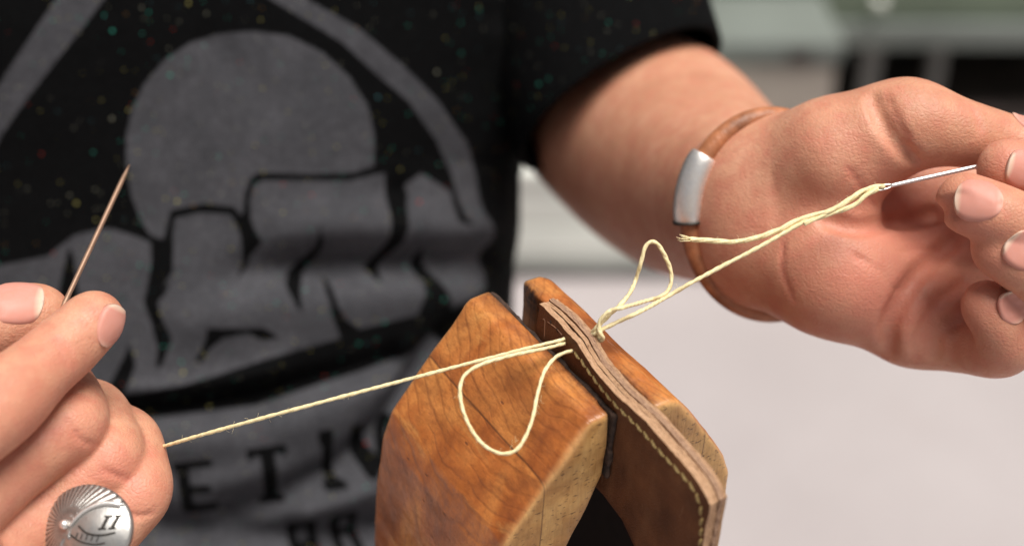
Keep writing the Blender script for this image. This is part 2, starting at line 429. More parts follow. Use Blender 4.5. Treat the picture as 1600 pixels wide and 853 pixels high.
    # paler tone along the edges
    col = m.mix(m.math('MULTIPLY', m.attr('edge'), 0.60), col, (0.74, 0.42, 0.17))
    scr = m.noise(m.mapp(p, (2200, 60, 60), rot=(0.2, 0.9, 0.4)), 1.0, 2)
    h = m.math('ADD', m.math('MULTIPLY', line, -0.5), m.math('ADD', m.math('MULTIPLY', fine, -0.5), m.math('MULTIPLY', nick, -2.0)))
    n1 = m.bump(h, 0.4, 0.00035); n2 = m.bump(m.noise(c, 130, 4), 0.45, 0.0014, m.bump(m.noise(m.mapp(p, (300, 1400, 400), rot=(0.2, 0.5, -0.3)), 1.0, 3, 0.7), 0.35, 0.0004, n1))
    m.set(Base_Color=col, Roughness=m.ramp(m.math('ADD', m.noise(c, 200, 4), m.math('MULTIPLY', end, 0.25)), [(0.3, 0.30), (0.9, 0.62)]), Normal=n2, Coat_Weight=0.16, Coat_Roughness=0.28)
    return m.m
WOOD = wood_mat()
def leather_face():
    m = M('brown_leather'); c = m.coord()
    t = m.ramp(m.noise(c, 55, 5, 0.6), [(0.3, (0.070, 0.024, 0.010)), (0.55, (0.135, 0.048, 0.018)), (0.75, (0.205, 0.082, 0.032))])
    v = m.n('ShaderNodeTexVoronoi', feature='DISTANCE_TO_EDGE'); v.inputs['Scale'].default_value = 1000; m.l(c, v.inputs['Vector'])
    n1 = m.bump(m.ramp(v.outputs['Distance'], [(0, 0.0), (0.15, 1.0)]), 0.5, 0.00025)
    t = m.mix(m.ramp(m.noise(m.mapp(c, (60, 60, 14), rot=(0, 0.5, 0)), 1.0, 5, 0.7), [(0.5, 0.0), (0.75, 0.5)]), t, (0.24, 0.115, 0.055))
    t = m.mix(m.ramp(m.noise(m.mapp(c, (700, 60, 60), rot=(0, 0.9, 0)), 1.0, 2), [(0.68, 0.0), (0.72, 0.4)]), t, (0.30, 0.16, 0.085))
    m.set(Specular_IOR_Level=0.25, Base_Color=t, Roughness=m.ramp(m.noise(c, 140, 3), [(0.3, 0.5), (0.7, 0.7)]), Normal=m.bump(m.noise(c, 240, 4), 0.3, 0.0006, n1))
    return m.m
LFACE = leather_face()
def leather_edge(name, a, b, dark):
    m = M(name); c = m.coord()
    f = m.noise(m.mapp(c, (260, 2600, 900)), 1.0, 5, 0.75)
    g = m.noise(m.mapp(c, (900, 2400, 900)), 1.0, 4, 0.8)
    col = m.ramp(m.math('MULTIPLY_ADD', g, 0.5, m.math('MULTIPLY', f, 0.5)), [(0.36, dark), (0.48, a), (0.64, b)])
    m.set(Base_Color=col, Roughness=0.88, Specular_IOR_Level=0.2, Normal=m.bump(m.math('ADD', f, g), 0.9, 0.0007))
    return m.m
LEDGE = [leather_edge('raw_edge_pale', (0.56, 0.33, 0.19), (0.78, 0.52, 0.34), (0.26, 0.14, 0.09)),
         leather_edge('raw_edge_mid', (0.50, 0.29, 0.165), (0.74, 0.48, 0.30), (0.16, 0.075, 0.04)),
         leather_edge('raw_edge_dark', (0.40, 0.235, 0.15), (0.62, 0.41, 0.275), (0.12, 0.065, 0.055))]
LINING = simple('blackened_leather', (0.042, 0.022, 0.014), 0.85, noise_=0.35, scale=300, bump=0.8, bscale=700)
def thread_mat():
    m = M('waxed_linen'); c = m.coord()
    f = m.noise(c, 1500, 3, 0.7)
    m.set(Base_Color=m.ramp(f, [(0.3, (0.72, 0.57, 0.29)), (0.55, (0.87, 0.74, 0.43)), (0.75, (0.93, 0.84, 0.58))]), Roughness=0.6,
          Normal=m.bump(m.noise(c, 3500, 2), 0.5, 0.00015), Subsurface_Weight=0.1, Subsurface_Radius=(0.6, 0.5, 0.3), Subsurface_Scale=0.0008)
    return m.m
THREAD = thread_mat()
THREAD2 = simple('waxed_linen_worn', (0.36, 0.245, 0.09), 0.65, 0.0, 0.3, 900, 0.5, 3000)
STEEL = simple('polished_steel', (0.95, 0.94, 0.92), 0.38, 0.85, 0.03, 300)
STEEL2 = simple('brown_reflecting_steel', (0.42, 0.27, 0.19), 0.5, 0.8, 0.10, 200)  # brown reflection on the needle painted into its base colour
def silver(name, dk):
    m = M(name); c = m.coord()
    n = m.noise(c, 420, 4, 0.65)
    m.set(Base_Color=m.ramp(n, [(0.3, (0.72 * dk, 0.69 * dk, 0.65 * dk)), (0.6, (0.93 * dk, 0.91 * dk, 0.88 * dk))]), Metallic=0.85, Roughness=m.ramp(n, [(0.3, 0.50), (0.7, 0.32)]),
          Normal=m.bump(m.noise(c, 900, 3), 0.3, 0.0002))
    return m.m
SILVER = silver('worn_silver', 1.0)
SILVER_HEAD = silver('fluted_silver', 0.62)
_t = SILVER_HEAD.node_tree; _b = [n for n in _t.nodes if n.type == 'BSDF_PRINCIPLED'][0]
_src = _b.inputs['Base Color'].links[0].from_socket; _mx = _t.nodes.new('ShaderNodeMix'); _mx.data_type = 'RGBA'; _at = _t.nodes.new('ShaderNodeAttribute'); _at.attribute_name = 'deep'
_t.links.new(_at.outputs['Fac'], _mx.inputs[0]); _t.links.new(_src, _mx.inputs[6]); _mx.inputs[7].default_value = (0.05, 0.042, 0.035, 1); _t.links.new(_mx.outputs[2], _b.inputs['Base Color'])
OXID = simple('oxidised_silver', (0.05, 0.045, 0.04), 0.5, 0.6, 0.2, 500)
CORD = simple('tan_leather_cord', (0.33, 0.125, 0.055), 0.5, 0.0, 0.22, 140, 0.4, 500)

# ---------------------------------------------------------------- setting
def floor_mat():
    m = M('pale_concrete'); c = m.coord('Object')
    n = m.noise(c, 2.2, 6, 0.6); f = m.noise(c, 60, 4, 0.7)
    col = m.ramp(m.math('MULTIPLY_ADD', f, 0.25, m.math('MULTIPLY', n, 0.75)), [(0.3, (0.335, 0.300, 0.303)), (0.7, (0.405, 0.368, 0.372))])
    st = m.ramp(m.noise(c, 7, 4, 0.5, 0.6), [(0.60, 0.0), (0.70, 0.25)])
    m.set(Base_Color=m.mix(st, col, (0.34, 0.29, 0.285)), Roughness=0.75, Normal=m.bump(f, 0.3, 0.002))
    return m.m
fl = obj('ground', [(-30, -10, 0), (30, -10, 0), (30, 50, 0), (-30, 50, 0)], [(0, 1, 2, 3)], floor_mat(), smooth=False); tag(fl, 'pale pinkish concrete ground', kind='structure')

def floorpt(px, py, z=0.0):
    d = WV(CP(px, py, 1.0)); t = (z - CAM[2]) / d[2]; return CAM + d * t
def at_y(px, py, Y):
    d = WV(CP(px, py, 1.0)); return CAM + d * (Y / d[1])
SAGE = simple('sage_green_paint', (0.19, 0.235, 0.170), 0.6, 0.0, 0.10, 3)
SAGE2 = simple('grey_green_paint', (0.16, 0.18, 0.165), 0.65, 0.0, 0.10, 3)
DARKGAP = simple('dark_gap_shade', (0.045, 0.032, 0.028), 0.8, 0.0, 0.4, 6)  # dark colour stands in for the shade of the gap below the cabinet
BEIGE = simple('beige_board', (0.42, 0.37, 0.32), 0.8, 0.0, 0.12, 5)
PALE = simple('pale_painted_wood', (0.80, 0.82, 0.76), 0.6, 0.0, 0.05, 4)
GREYM = simple('grey_metal', (0.17, 0.17, 0.16), 0.6, 0.3, 0.1, 6)
LILAC = simple('lilac_plastic', (0.42, 0.40, 0.50), 0.5, 0.0, 0.05, 6)
Yc = 2.45
pt = lambda px, py, Y=Yc: at_y(px, py, Y)
# long low sage cabinet raised on legs at the back of the yard
x0 = pt(900, 60)[0]; x1 = pt(2100, 60)[0]; zb = pt(1400, 66)[2]
cab = thing('cabinet', 'long sage green cabinet raised on short legs in the blurred background', 'cabinet', ((x0 + x1) / 2, Yc + 0.25, 0))
bevelled('cabinet_body', [box(((x0 + x1) / 2, Yc + 0.28, zb + 0.40), (x1 - x0, 0.55, 0.80))], SAGE, cab, 0.01)
z45 = pt(1400, 28)[2]
bevelled('apron', [box(((x0 + x1) / 2, Yc - 0.012, (zb + z45) / 2 - 0.004), (x1 - x0 - 0.02, 0.022, z45 - zb))], SAGE2, cab, 0.005)
bevelled('handle', [box((pt(1368, -4)[0], Yc - 0.03, pt(1368, -6)[2]), (0.022, 0.02, 0.014))], PALE, cab, 0.004)
bevelled('dark_gap_back', [box(((x0 + x1) / 2 + 0.1, Yc + 0.50, zb / 2 - 0.004), (x1 - x0 - 0.2, 0.02, zb - 0.012))], DARKGAP, cab, 0.004)  # added dark sheet that paints the shaded space behind the legs
bevelled('dark_gap_base', [box(((x0 + x1) / 2 + 0.22, Yc + 0.20, 0.014), (x1 - x0 - 0.45, 0.40, 0.024))], DARKGAP, cab, 0.004)  # dark sheet over the ground, shade under the cabinet as colour
for px_, w_px in ((1362, 26), (1466, 20), (1700, 30), (1950, 30)):
    w0 = w_px * Yc / 0.85 / FOC
    bevelled('leg', [box((pt(px_, 120)[0], Yc + 0.03, zb / 2), (w0, 0.04, zb - 0.004))], GREYM, cab, 0.004)
bx = thing('storage_box', 'beige board box standing under the left end of the green cabinet', 'box', (pt(1230, 200)[0], Yc - 0.15, 0))
xa, xb = pt(1120, 100, Yc - .25)[0], pt(1308, 100, Yc - .25)[0]; zt = pt(1200, 62, Yc - .25)[2]
bevelled('box_body', [box(((xa + xb) / 2, Yc - 0.15, zt / 2 - 0.02), (xb - xa, 0.2, zt - 0.05))], BEIGE, bx, 0.006)
bevelled('lid', [box(((xa + xb) / 2, Yc - 0.15, zt - 0.022), (xb - xa + 0.014, 0.215, 0.04))], SAGE2, bx, 0.006)
hp = pt(1250, 84, Yc - .255)
bevelled('hand_hole', [box((hp[0], Yc - 0.254, hp[2] - 0.004), (0.035, 0.012, 0.022))], DARKGAP, bx, 0.003)
lp = at_y(1192, 135, Yc - 0.40)
cup = thing('plastic_tub', 'small lilac plastic tub in front of the beige box', 'tub', (lp[0], Yc - 0.40, 0))
prof = [(0.0, 0.0), (0.028, 0.0), (0.034, 0.10), (0.036, 0.13), (0.039, 0.132), (0.039, 0.138), (0.033, 0.138), (0.031, 0.10), (0.0, 0.01)]
def lathe(prof, c, seg=28):
    v = []; f = []
    for r, z in prof:
        for i in range(seg):
            a = 2 * math.pi * i / seg; v.append((c[0] + r * math.cos(a), c[1] + r * math.sin(a), c[2] + z))
    for j in range(len(prof) - 1):
        for i in range(seg):
            f.append((j * seg + i, j * seg + (i + 1) % seg, (j + 1) * seg + (i + 1) % seg, (j + 1) * seg + i))
    return v, f
v, f = lathe([(r * 0.95, z * 0.9) for r, z in prof], (lp[0], Yc - 0.40, 0.0)); obj('tub_wall', v, f, LILAC, cup)
# pale low crate behind the person, its foot at the floor line
fp = floorpt(900, 428)
cr = thing('wooden_crate', 'pale painted low crate on the ground behind the elbow', 'crate', (fp[0], fp[1] + 0.3, 0))
ca, cb_ = floorpt(560, 428)[0], floorpt(1130, 428)[0]
ztop = at_y(900, 262, fp[1])[2]
cm = (ca + cb_) / 2
bevelled('lid', [box((cm, fp[1] + 0.24, ztop - 0.011), (cb_ - ca + 0.02, 0.50, 0.022))], PALE, cr, 0.004)
nb = 2; hb = (ztop - 0.03) / nb
for i in range(nb):
    bevelled('plank', [box((cm, fp[1] + 0.01, 0.008 + hb * (i + 0.5)), (cb_ - ca, 0.02, hb - 0.003))], PALE, cr, 0.003)
bevelled('side_panel', [box((cb_ - 0.01, fp[1] + 0.25, ztop / 2 - 0.008), (0.02, 0.44, ztop - 0.034))], PALE, cr, 0.003)
bevelled('side_panel', [box((ca + 0.01, fp[1] + 0.25, ztop / 2 - 0.008), (0.02, 0.44, ztop - 0.034))], PALE, cr, 0.003)
bevelled('skirting', [box((cm, fp[1] - 0.006, 0.012), (cb_ - ca + 0.02, 0.016, 0.022))], GREYM, cr, 0.003)

# ---------------------------------------------------------------- clamp frame of reference
wv_ = nrm([0.538, -0.513, -0.667]); av = np.array([-0.05, -0.80, 0.0]); av[2] = -(av[0] * wv_[0] + av[1] * wv_[1]) / wv_[2]; av = nrm(av)
nv = -np.cross(wv_, av)                                           # across the jaws, towards the far one
O_c = CP(957, 646, 0.396)
B3 = np.stack([wv_, -nv, -av], 1)                                 # columns: along, outward (left), up
Wm = np.stack([AX, AU, AF], 1) @ B3
CLM = Matrix([[*Wm[i], float(W(O_c)[i])] for i in range(3)] + [[0, 0, 0, 1]])
def loc2cam(p): return O_c + np.asarray(p) @ B3.T
def plane_local(px, py, y):                                       # pixel ray meets the local plane y = const
    r = CP(px, py, 1.0); o = -O_c; ro = B3.T @ o; rd = B3.T @ r
    t = (y - ro[1]) / rd[1]; return ro + rd * t
LJ = 0.066
GAP = 0.0100

def jaw(sign, x0, x1, prof, name, y0, parent, dz=0.0, label=None):
    """prof: (outward, down) in metres"""
    h = 0.0007 if sign > 0 else 0.0008
    pr = np.array(prof); r = 0.0020
    lo = (x0 - 0.004, -0.004, -0.150); hi = (x1 + 0.004, 0.050, 0.004)
    G = Grid(lo, hi, h)
    Y, Z = np.meshgrid(G.ax[1], G.ax[2], indexing='ij')
    cen = pr.mean(0)
    d2 = polysdf(np.stack([Y.ravel(), -Z.ravel()], 1), pr).reshape(Y.shape) + r
    X = G.ax[0]; ex = np.abs(X - (x0 + x1) / 2) - (x1 - x0) / 2 + r
    a = np.maximum(ex, 0)[:, None, None]; b = np.maximum(d2, 0)[None]
    f = np.minimum(np.maximum(ex[:, None, None], d2[None]), 0) + np.sqrt(a ** 2 + b ** 2) - r
    P = np.stack(np.meshgrid(G.ax[0], G.ax[1], G.ax[2], indexing='ij'), -1)
    near = np.abs(f) < 0.003
    f[near] += 0.00035 * vnoise(P[near], 0.011, 3) + 0.00008 * vnoise(P[near], 0.0028, 5)
    V, F = nets(G, f.astype(np.float32)); V = relax(V, F, 2, 0.4)
    N = vnormals(V, F)
    end = np.clip((np.abs(N[:, 0]) - 0.62) / 0.25, 0, 1)
    # paler edge mask: near the rim between the end and the faces
    exv = np.abs(V[:, 0] - (x0 + x1) / 2) - (x1 - x0) / 2
    d2v = polysdf(np.stack([V[:, 1], -V[:, 2]], 1), pr)
    edge = np.exp(-((exv + 0.0006) / 0.0011) ** 2) * np.exp(-((d2v + 0.0006) / 0.0011) ** 2) * (0.6 + 0.5 * vnoise(V, 0.006, 8))
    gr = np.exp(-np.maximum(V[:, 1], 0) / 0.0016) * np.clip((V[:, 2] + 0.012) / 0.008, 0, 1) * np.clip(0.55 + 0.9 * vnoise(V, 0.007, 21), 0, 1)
    V2 = V.copy(); V2[:, 1] = y0 + sign * V[:, 1]; V2[:, 2] += dz
    if sign < 0: F = F[:, ::-1]
    return obj(name, V2, np.ascontiguousarray(F), WOOD, parent, local=True, attrs={'endgrain': end, 'edge': np.clip(edge, 0, 1), 'grime': gr})
clamp = thing('stitching_clamp', 'worn orange brown wooden stitching clamp gripping the leather', 'clamp', mat=CLM)
LP = [(0, 0), (0.0068, 0.0002), (0.0085, 0.0014), (0.0285, 0.0272), (0.0340, 0.0345), (0.0372, 0.0430), (0.0395, 0.058), (0.0408, 0.080), (0.041, 0.147), (0.023, 0.147), (0.021, 0.075), (0.0095, 0.046), (0, 0.0235)]
RP = [(0, 0), (0.006, 0.0), (0.0095, 0.0020), (0.023, 0.0200), (0.0315, 0.0330), (0.0345, 0.041), (0.036, 0.080), (0.036, 0.147), (0.023, 0.147), (0.021, 0.075), (0.0095, 0.046), (0, 0.0235)]
jl = jaw(1, -LJ, 0.0, LP, 'jaw', 0.0, clamp)
jr = jaw(-1, -LJ + 0.004, 0.0065, RP, 'jaw', -GAP, clamp, 0.0028)
def lining(x0, x1, yc, parent, dz=0.0):
    G = Grid((x0 - 0.002, -0.002, -0.027), (x1 + 0.002, 0.0035, 0.003), 0.0005)
    P = np.stack(np.meshgrid(*G.ax, indexing='ij'), -1)
    c = np.array([(x0 + x1) / 2, 0.0008, -0.0125]); hs_ = np.array([(x1 - x0) / 2, 0.00085, 0.0120]); r = 0.0005
    q = np.abs(P - c) - hs_ + r
    f = np.minimum(q.max(-1), 0) + np.sqrt((np.maximum(q, 0) ** 2).sum(-1)) - r
    f += 0.00032 * vnoise(P, 0.0042, 4) + 0.00022 * vnoise(P, 0.0014, 5)
    V, F = nets(G, f.astype(np.float32)); V = V.copy(); V[:, 1] = yc + V[:, 1]; V[:, 2] += dz
    return obj('lining', V, F, LINING, parent, local=True)
lining(-LJ + 0.0006, 0.0008, -0.0017, jl)
lining(-LJ + 0.0220, 0.0068, -GAP - 0.0001, jr, 0.0028)
v, f = [], []
for x in (-LJ + 0.0055, 0.0050):
    for (u_, d_), off_ in zip([(0.0000, 0.0245), (0.0095, 0.046), (0.021, 0.075), (0.023, 0.146)] * 2, [0.0002] * 4 + [-0.0013] * 4):
        v.append((x, -GAP - u_ - off_ + 0.0006, -d_ + 0.0028))
a_ = [0, 1, 2, 3, 7, 6, 5, 4]
for q in range(8): f.append((a_[q], a_[(q + 1) % 8], a_[(q + 1) % 8] + 8, a_[q] + 8))
for q in range(3): f.append((q, q + 4, q + 5, q + 1)); f.append((q + 8, q + 9, q + 13, q + 12))
obj('hollow_shade_sheet', v, f, simple('hollow_shade_black', (0.008, 0.006, 0.005), 0.95, noise_=0.2, scale=200), jr, local=True, smooth=False)  # added black sheet: the shade inside the jaw hollow put into its colour
# the hinge block down where the jaws meet, below the picture
bevelled('hinge_block', [box((-0.030, -0.005, -0.170), (0.064, 0.082, 0.052))], WOOD, clamp, 0.004, local=True)

# ---------------------------------------------------------------- leather work
lw = thing('leather_workpiece', 'brown layered leather piece with raw edges standing in the clamp jaws', 'leather', mat=CLM)
edge_px = [(839, 476), (853, 490), (867, 503), (882, 518), (901, 536), (911, 553), (924, 571), (945, 592), (970, 619), (1002, 653), (1053, 711), (1086, 750), (1103, 776), (1109, 790)]
EP = np.array([plane_local(x, y, -0.0017) for x, y in edge_px])
ktop, ztop_ = EP[:, 0], EP[:, 2]
k0, k1 = ktop[0], ktop[-1]
NK, NV = 150, 34
kk = np.linspace(k0, k1, NK)
zt0 = np.interp(kk, ktop, ztop_)
ker = np.array([1, 2, 3, 2, 1.0]); ker /= ker.sum(); zt0 = np.convolve(np.pad(zt0, 2, 'edge'), ker, 'valid')
fr = 1 - np.cos(np.linspace(0, math.pi / 2, NV)) * 0 ; vv = np.linspace(0, 1, NV) ** 1.6
zbot = -0.115
BP = np.array([plane_local(x, y, -0.0017) for x, y in ((915, 745), (942, 772), (972, 812), (991, 853), (1000, 900))])
zb_k = np.interp(kk, [BP[0, 0] - .02, *BP[:, 0], BP[-1, 0] + 0.004], [BP[0, 2] + .004, *BP[:, 2], zbot])
def bow(k, z, i):
    """sideways lean of layer i (metres, negative = towards the far jaw)"""
    top = np.clip((z + 0.004) / 0.014, 0, 1)
    s = (k - k0) / (k1 - k0)
    base = -0.0010 * np.sin(s * 9.0 + 0.6) * top - 0.0003 * np.sin(s * 21 + 1.0) * top
    gap = [0, 0.00085, 0.00088, 0.00092][i] * (np.exp(-((s - 0.17) / 0.10) ** 2) + 0.35 * np.exp(-((s - 0.42) / 0.10) ** 2)) * top
    return base - gap
thick = [0.0020, 0.0014, 0.0017, 0.0013]; y_ = -0.0017
for li in range(4):
    t = thick[li]
    zt = zt0 + [0, -0.0002, 0.0002, -0.0003][li] + 0.00022 * vnoise(np.stack([kk, kk * 0 + li, kk * 0], -1), 0.004, 40 + li) + 0.00012 * vnoise(np.stack([kk, kk * 0 + li, kk * 0], -1), 0.0012, 50 + li)
    kend = [0, -0.0004, -0.0002, -0.0006][li]
    V = []
    inset = np.zeros(NV)
    for side in (0, 1):
        for i in range(NK):
            z = zt[i] + (zb_k[i] - zt[i]) * vv
            rim_k = min(i, NK - 1 - i); rim = np.minimum(rim_k, np.arange(NV))
            th = t / 2 * np.where(rim == 0, 0.94, 1.0)
            kx = kk[i] + kend * (i / (NK - 1)) + (0.00020 * vnoise(np.stack([z, z * 0 + li, z * 0 + i * 0.1], -1), 0.0025, 60 + li) if i in (0, NK - 1) else 0)
            # rounded top corner at the near end
            yy = y_ - t / 2 + bow(kk[i], z, li) + (th if side == 0 else -th)
            V.append(np.stack([np.broadcast_to(kx, z.shape), yy, z], -1))
    V = np.array(V).reshape(-1, 3)
    F = []; mi = []
    idx = lambda s, i, j: (s * NK + i) * NV + j
    for i in range(NK - 1):
        for j in range(NV - 1):
            F.append((idx(0, i, j), idx(0, i, j + 1), idx(0, i + 1, j + 1), idx(0, i + 1, j))); mi.append(0)
            F.append((idx(1, i, j), idx(1, i + 1, j), idx(1, i + 1, j + 1), idx(1, i, j + 1))); mi.append(0)
        F.append((idx(0, i, 0), idx(0, i + 1, 0), idx(1, i + 1, 0), idx(1, i, 0))); mi.append(1)
        F.append((idx(0, i, NV - 1), idx(1, i, NV - 1), idx(1, i + 1, NV - 1), idx(0, i + 1, NV - 1))); mi.append(1)
    for j in range(NV - 1):
        F.append((idx(0, 0, j), idx(1, 0, j), idx(1, 0, j + 1), idx(0, 0, j + 1))); mi.append(1)
        F.append((idx(0, NK - 1, j), idx(0, NK - 1, j + 1), idx(1, NK - 1, j + 1), idx(1, NK - 1, j))); mi.append(1)
    lay = obj('leather_layer', V, np.array(F), None, lw, local=True, mats=[LFACE, LEDGE[[0, 1, 2, 1][li]]], matidx=mi)
    lay.data.polygons.foreach_set('use_smooth', [q == 0 for q in mi])
    y_ -= t + 0.00001
# stitches in their groove
st_px = [(896, 551), (905, 560), (914, 571.5), (923, 583), (935, 597), (948, 612), (970, 637), (991, 660), (1012, 684), (1033, 708), (1060, 737), (1076, 755), (1088, 773), (1095, 795), (1096, 821), (1094, 853), (1091, 900)]
SP = np.array([plane_local(x, y, -0.0017) for x, y in st_px])
spath = spline(SP, 0.0003); cs = np.concatenate([[0], np.cumsum(np.linalg.norm(np.diff(spath, axis=0), axis=1))])
step = 0.0034; ns = int(cs[-1] / step)
tt = np.linspace(-1, 1, 9)
sp0 = np.stack([tt * 0.00130, 0.00052 * (1 - np.abs(tt) ** 3) - 0.00042, 0 * tt], -1)
smv, smf = twisted(sp0, 0.00046, 2, 0.0040, 7)
st_mesh = None
for i in range(ns):
    s0 = (i + 0.5) * step; p = np.array([np.interp(s0, cs, spath[:, x]) for x in range(3)]); q = np.array([np.interp(s0 + 0.0005, cs, spath[:, x]) for x in range(3)])
    T = nrm(q - p); ang = math.atan2(T[2], T[0]) - 0.26 + random.uniform(-0.08, 0.08)
    Mx = Matrix.Translation(Vector((p[0], p[1] + float(bow(p[0], p[2], 0)) + 0.0001, p[2]))) @ Matrix.Rotation(-ang, 4, 'Y')
    if st_mesh is None:
        s_ = obj('stitch', smv, smf, THREAD2, lw, local=True); st_mesh = s_.data
    else:
        s_ = bpy.data.objects.new('stitch', st_mesh); link(s_, lw)
    s_.matrix_local = Mx
# pricked slits and scribed lines still to be sewn
HOLE = simple('dark_slit', (0.02, 0.010, 0.006), 0.8, 0, 0.2, 300); SCRIBE = simple('scribed_leather', (0.30, 0.15, 0.085), 0.6, 0, 0.2, 300)
for x, y in ((857, 505), (868, 517), (879, 529.5)):
    p = plane_local(x, y, -0.0017); v, f = box((0, 0, 0), (0.00035, 0.0003, 0.0012), np.array(Matrix.Rotation(-0.5, 3, 'Y')))
    obj('slit', v + np.array([p[0], p[1] + float(bow(p[0], p[2], 0)) + 0.00005, p[2]]), f, HOLE, lw, local=True)
for pts in (((845, 500), (848, 502), (849, 530)), ((852, 504), (866, 514), (876, 524))):
    q = np.array([plane_local(x, y, -0.0017) for x, y in pts]); q[:, 1] += bow(q[:, 0], q[:, 2], 0)
    v, f = tube(spline(q, 0.001), 0.00018, 5); obj('scribed_line', v, f, SCRIBE, lw, local=True)

# ---------------------------------------------------------------- person
person = thing('person', 'person in a black speckled t-shirt with grey print sewing leather by hand', 'person', W(CP(322, 1500, 0.72)))
# ---- right-hand side arm (camera axes)
G = Grid((-0.012, -0.055, 0.385), (0.212, 0.125, 0.775), 0.00108)
f = G.new()
def chain(G, f, pts, k, n=5):
    p = np.array([[*a, r] for a, r in pts]); p = np.vstack([2 * p[0] - p[1], p, 2 * p[-1] - p[-2]])
    q = []
    for i in range(1, len(p) - 2):
        for t in np.linspace(0, 1, n, endpoint=False):
            q.append(0.5 * (2 * p[i] + (p[i + 1] - p[i - 1]) * t + (2 * p[i - 1] - 5 * p[i] + 4 * p[i + 1] - p[i + 2]) * t * t + (3 * p[i] - p[i - 1] - 3 * p[i + 1] + p[i + 2]) * t ** 3))
    q.append(p[-2])
    g = G.new()
    for a, b in zip(q[:-1], q[1:]): G.cone(g, a[:3], b[:3], a[3], b[3], 0.0015)
    f[...] = smin(f, g, k)
mm = 0.001
arm = [(CP(840, -260, 0.77), 38 * mm), (CP(870, 20, 0.738), 38 * mm), (CP(925, 152, 0.715), 44 * mm), (CP(1018, 222, 0.652), 48.5 * mm), (CP(1085, 276, 0.590), 42 * mm), (CP(1145, 308, 0.532), 32.5 * mm), (CP(1198, 330, 0.482), 25.5 * mm)]
chain(G, f, arm, 0.02, 8)
hand = G.new()
fing0 = {'index': (CP(1470, 300, .486), CP(1655, 285, .474), 12, 10.2), 'middle': (CP(1490, 370, .478), CP(1665, 395, .463), 12, 10.2), 'ring': (CP(1490, 437, .468), CP(1625, 480, .453), 11.5, 9.8), 'pinky': (CP(1432, 494, .456), CP(1505, 528, .448), 14, 10)}
G.cone(hand, CP(1200, 290, .478), CP(1205, 372, .478), 22 * mm, 22 * mm, .01)
G.cone(hand, CP(1212, 300, .475), CP(1305, 245, .454), 20 * mm, 16.8 * mm, .014)       # thenar
G.cone(hand, CP(1305, 245, .454), CP(1412, 194, .445), 16.8 * mm, 12.8 * mm, .012)
G.cone(hand, CP(1215, 370, .475), CP(1300, 425, .458), 20 * mm, 18.5 * mm, .014)       # hypothenar
G.cone(hand, CP(1300, 425, .458), CP(1432, 492, .455), 18.5 * mm, 16 * mm, .012)
G.cone(hand, CP(1220, 335, .482), CP(1400, 340, .486), 18 * mm, 15.5 * mm, .010)       # middle of the palm
G.cone(hand, CP(1400, 300, .487), CP(1510, 285, .484), 14 * mm, 12 * mm, .012)
G.cone(hand, CP(1400, 365, .480), CP(1515, 365, .477), 14.5 * mm, 12 * mm, .012)
G.cone(hand, CP(1400, 420, .470), CP(1505, 435, .466), 15 * mm, 12 * mm, .012)
for kf_, pts_ in fing0.items(): G.cone(hand, pts_[0], pts_[1], pts_[2] * mm, pts_[3] * mm, .009)
G.cone(hand, CP(1300, 330, .480), CP(1450, 265, .482), 14 * mm, 11 * mm, .012)         # thumb web
f = smin(f, hand, 0.013)
thumb = G.new(); chain(G, thumb, [(CP(1395, 200, .445), 13.5 * mm), (CP(1438, 196, .441), 12.3 * mm), (CP(1500, 208, .440), 10.0 * mm), (CP(1555, 221, .442), 9.0 * mm), (CP(1618, 240, .441), 8.6 * mm), (CP(1645, 246, .440), 7.2 * mm)], .004)
f = smin(f, thumb, 0.007)
fing = {
 'index': [(CP(1560, 288, .482), 9), (CP(1650, 285, .472), 9.8), (CP(1702, 275, .450), 9.8), (CP(1690, 268, .442), 9), (CP(1640, 270, .429), 8.6), (CP(1580, 265, .4240), 8.3), (CP(1571, 261, .4238), 7.4)],
 'middle': [(CP(1510, 365, .474), 12), (CP(1660, 395, .462), 10.4), (CP(1720, 400, .440), 10), (CP(1650, 380, .420), 9.2), (CP(1575, 344, .412), 8.9), (CP(1516, 320, .4135), 8.3), (CP(1506, 314, .4145), 7.2)],
 'ring': [(CP(1500, 435, .466), 11.5), (CP(1620, 480, .452), 10), (CP(1695, 500, .432), 9.6), (CP(1650, 455, .418), 8.9), (CP(1605, 415, .4135), 8.4), (CP(1568, 392, .4145), 7.9), (CP(1560, 386, .415), 7.0)],
 'pinky': [(CP(1432, 494, .456), 15), (CP(1500, 528, .448), 10.2), (CP(1552, 543, .435), 8.9), (CP(1572, 535, .428), 8.4), (CP(1562, 505, .424), 7.6), (CP(1546, 483, .424), 7.1), (CP(1540, 474, .4245), 6.4)],
}
for kf in ('index', 'middle', 'ring', 'pinky'):
    g = G.new(); chain(G, g, [(p, r * mm) for p, r in fing[kf]], .0035)
    f = smin(f, g, 0.0008 if kf == 'index' else 0.0018)
CREASES = []
def crease(G, f, pts, r, k, off=0.0):
    """groove following the surface under a line of sight"""
    q = []
    for x, y, dpt in spline([(a, b, 0) for a, b in pts], 8):
        ds = np.arange(0.38, 0.50, 0.0004); P = np.stack([CP(x, y, d) for d in ds]); s = sample(G, f, P); i = np.argmax(s < 0)
        q.append(P[i] + np.array([0, 0, off]))
    CREASES.append((np.array(q), 1.0))
    for a, b in zip(q[:-1], q[1:]): G.cone(f, a, b, r, r, k, sub=True)
crease(G, f, [(1392, 348), (1445, 340), (1500, 318)], .0011, .0040)
crease(G, f, [(1290, 345), (1340, 356), (1392, 348)], .0006, .0040)
crease(G, f, [(1386, 552), (1392, 500), (1432, 432), (1492, 372)], .0011, .0038)
crease(G, f, [(1432, 560), (1440, 520), (1470, 470), (1510, 440)], .0006, .0030)
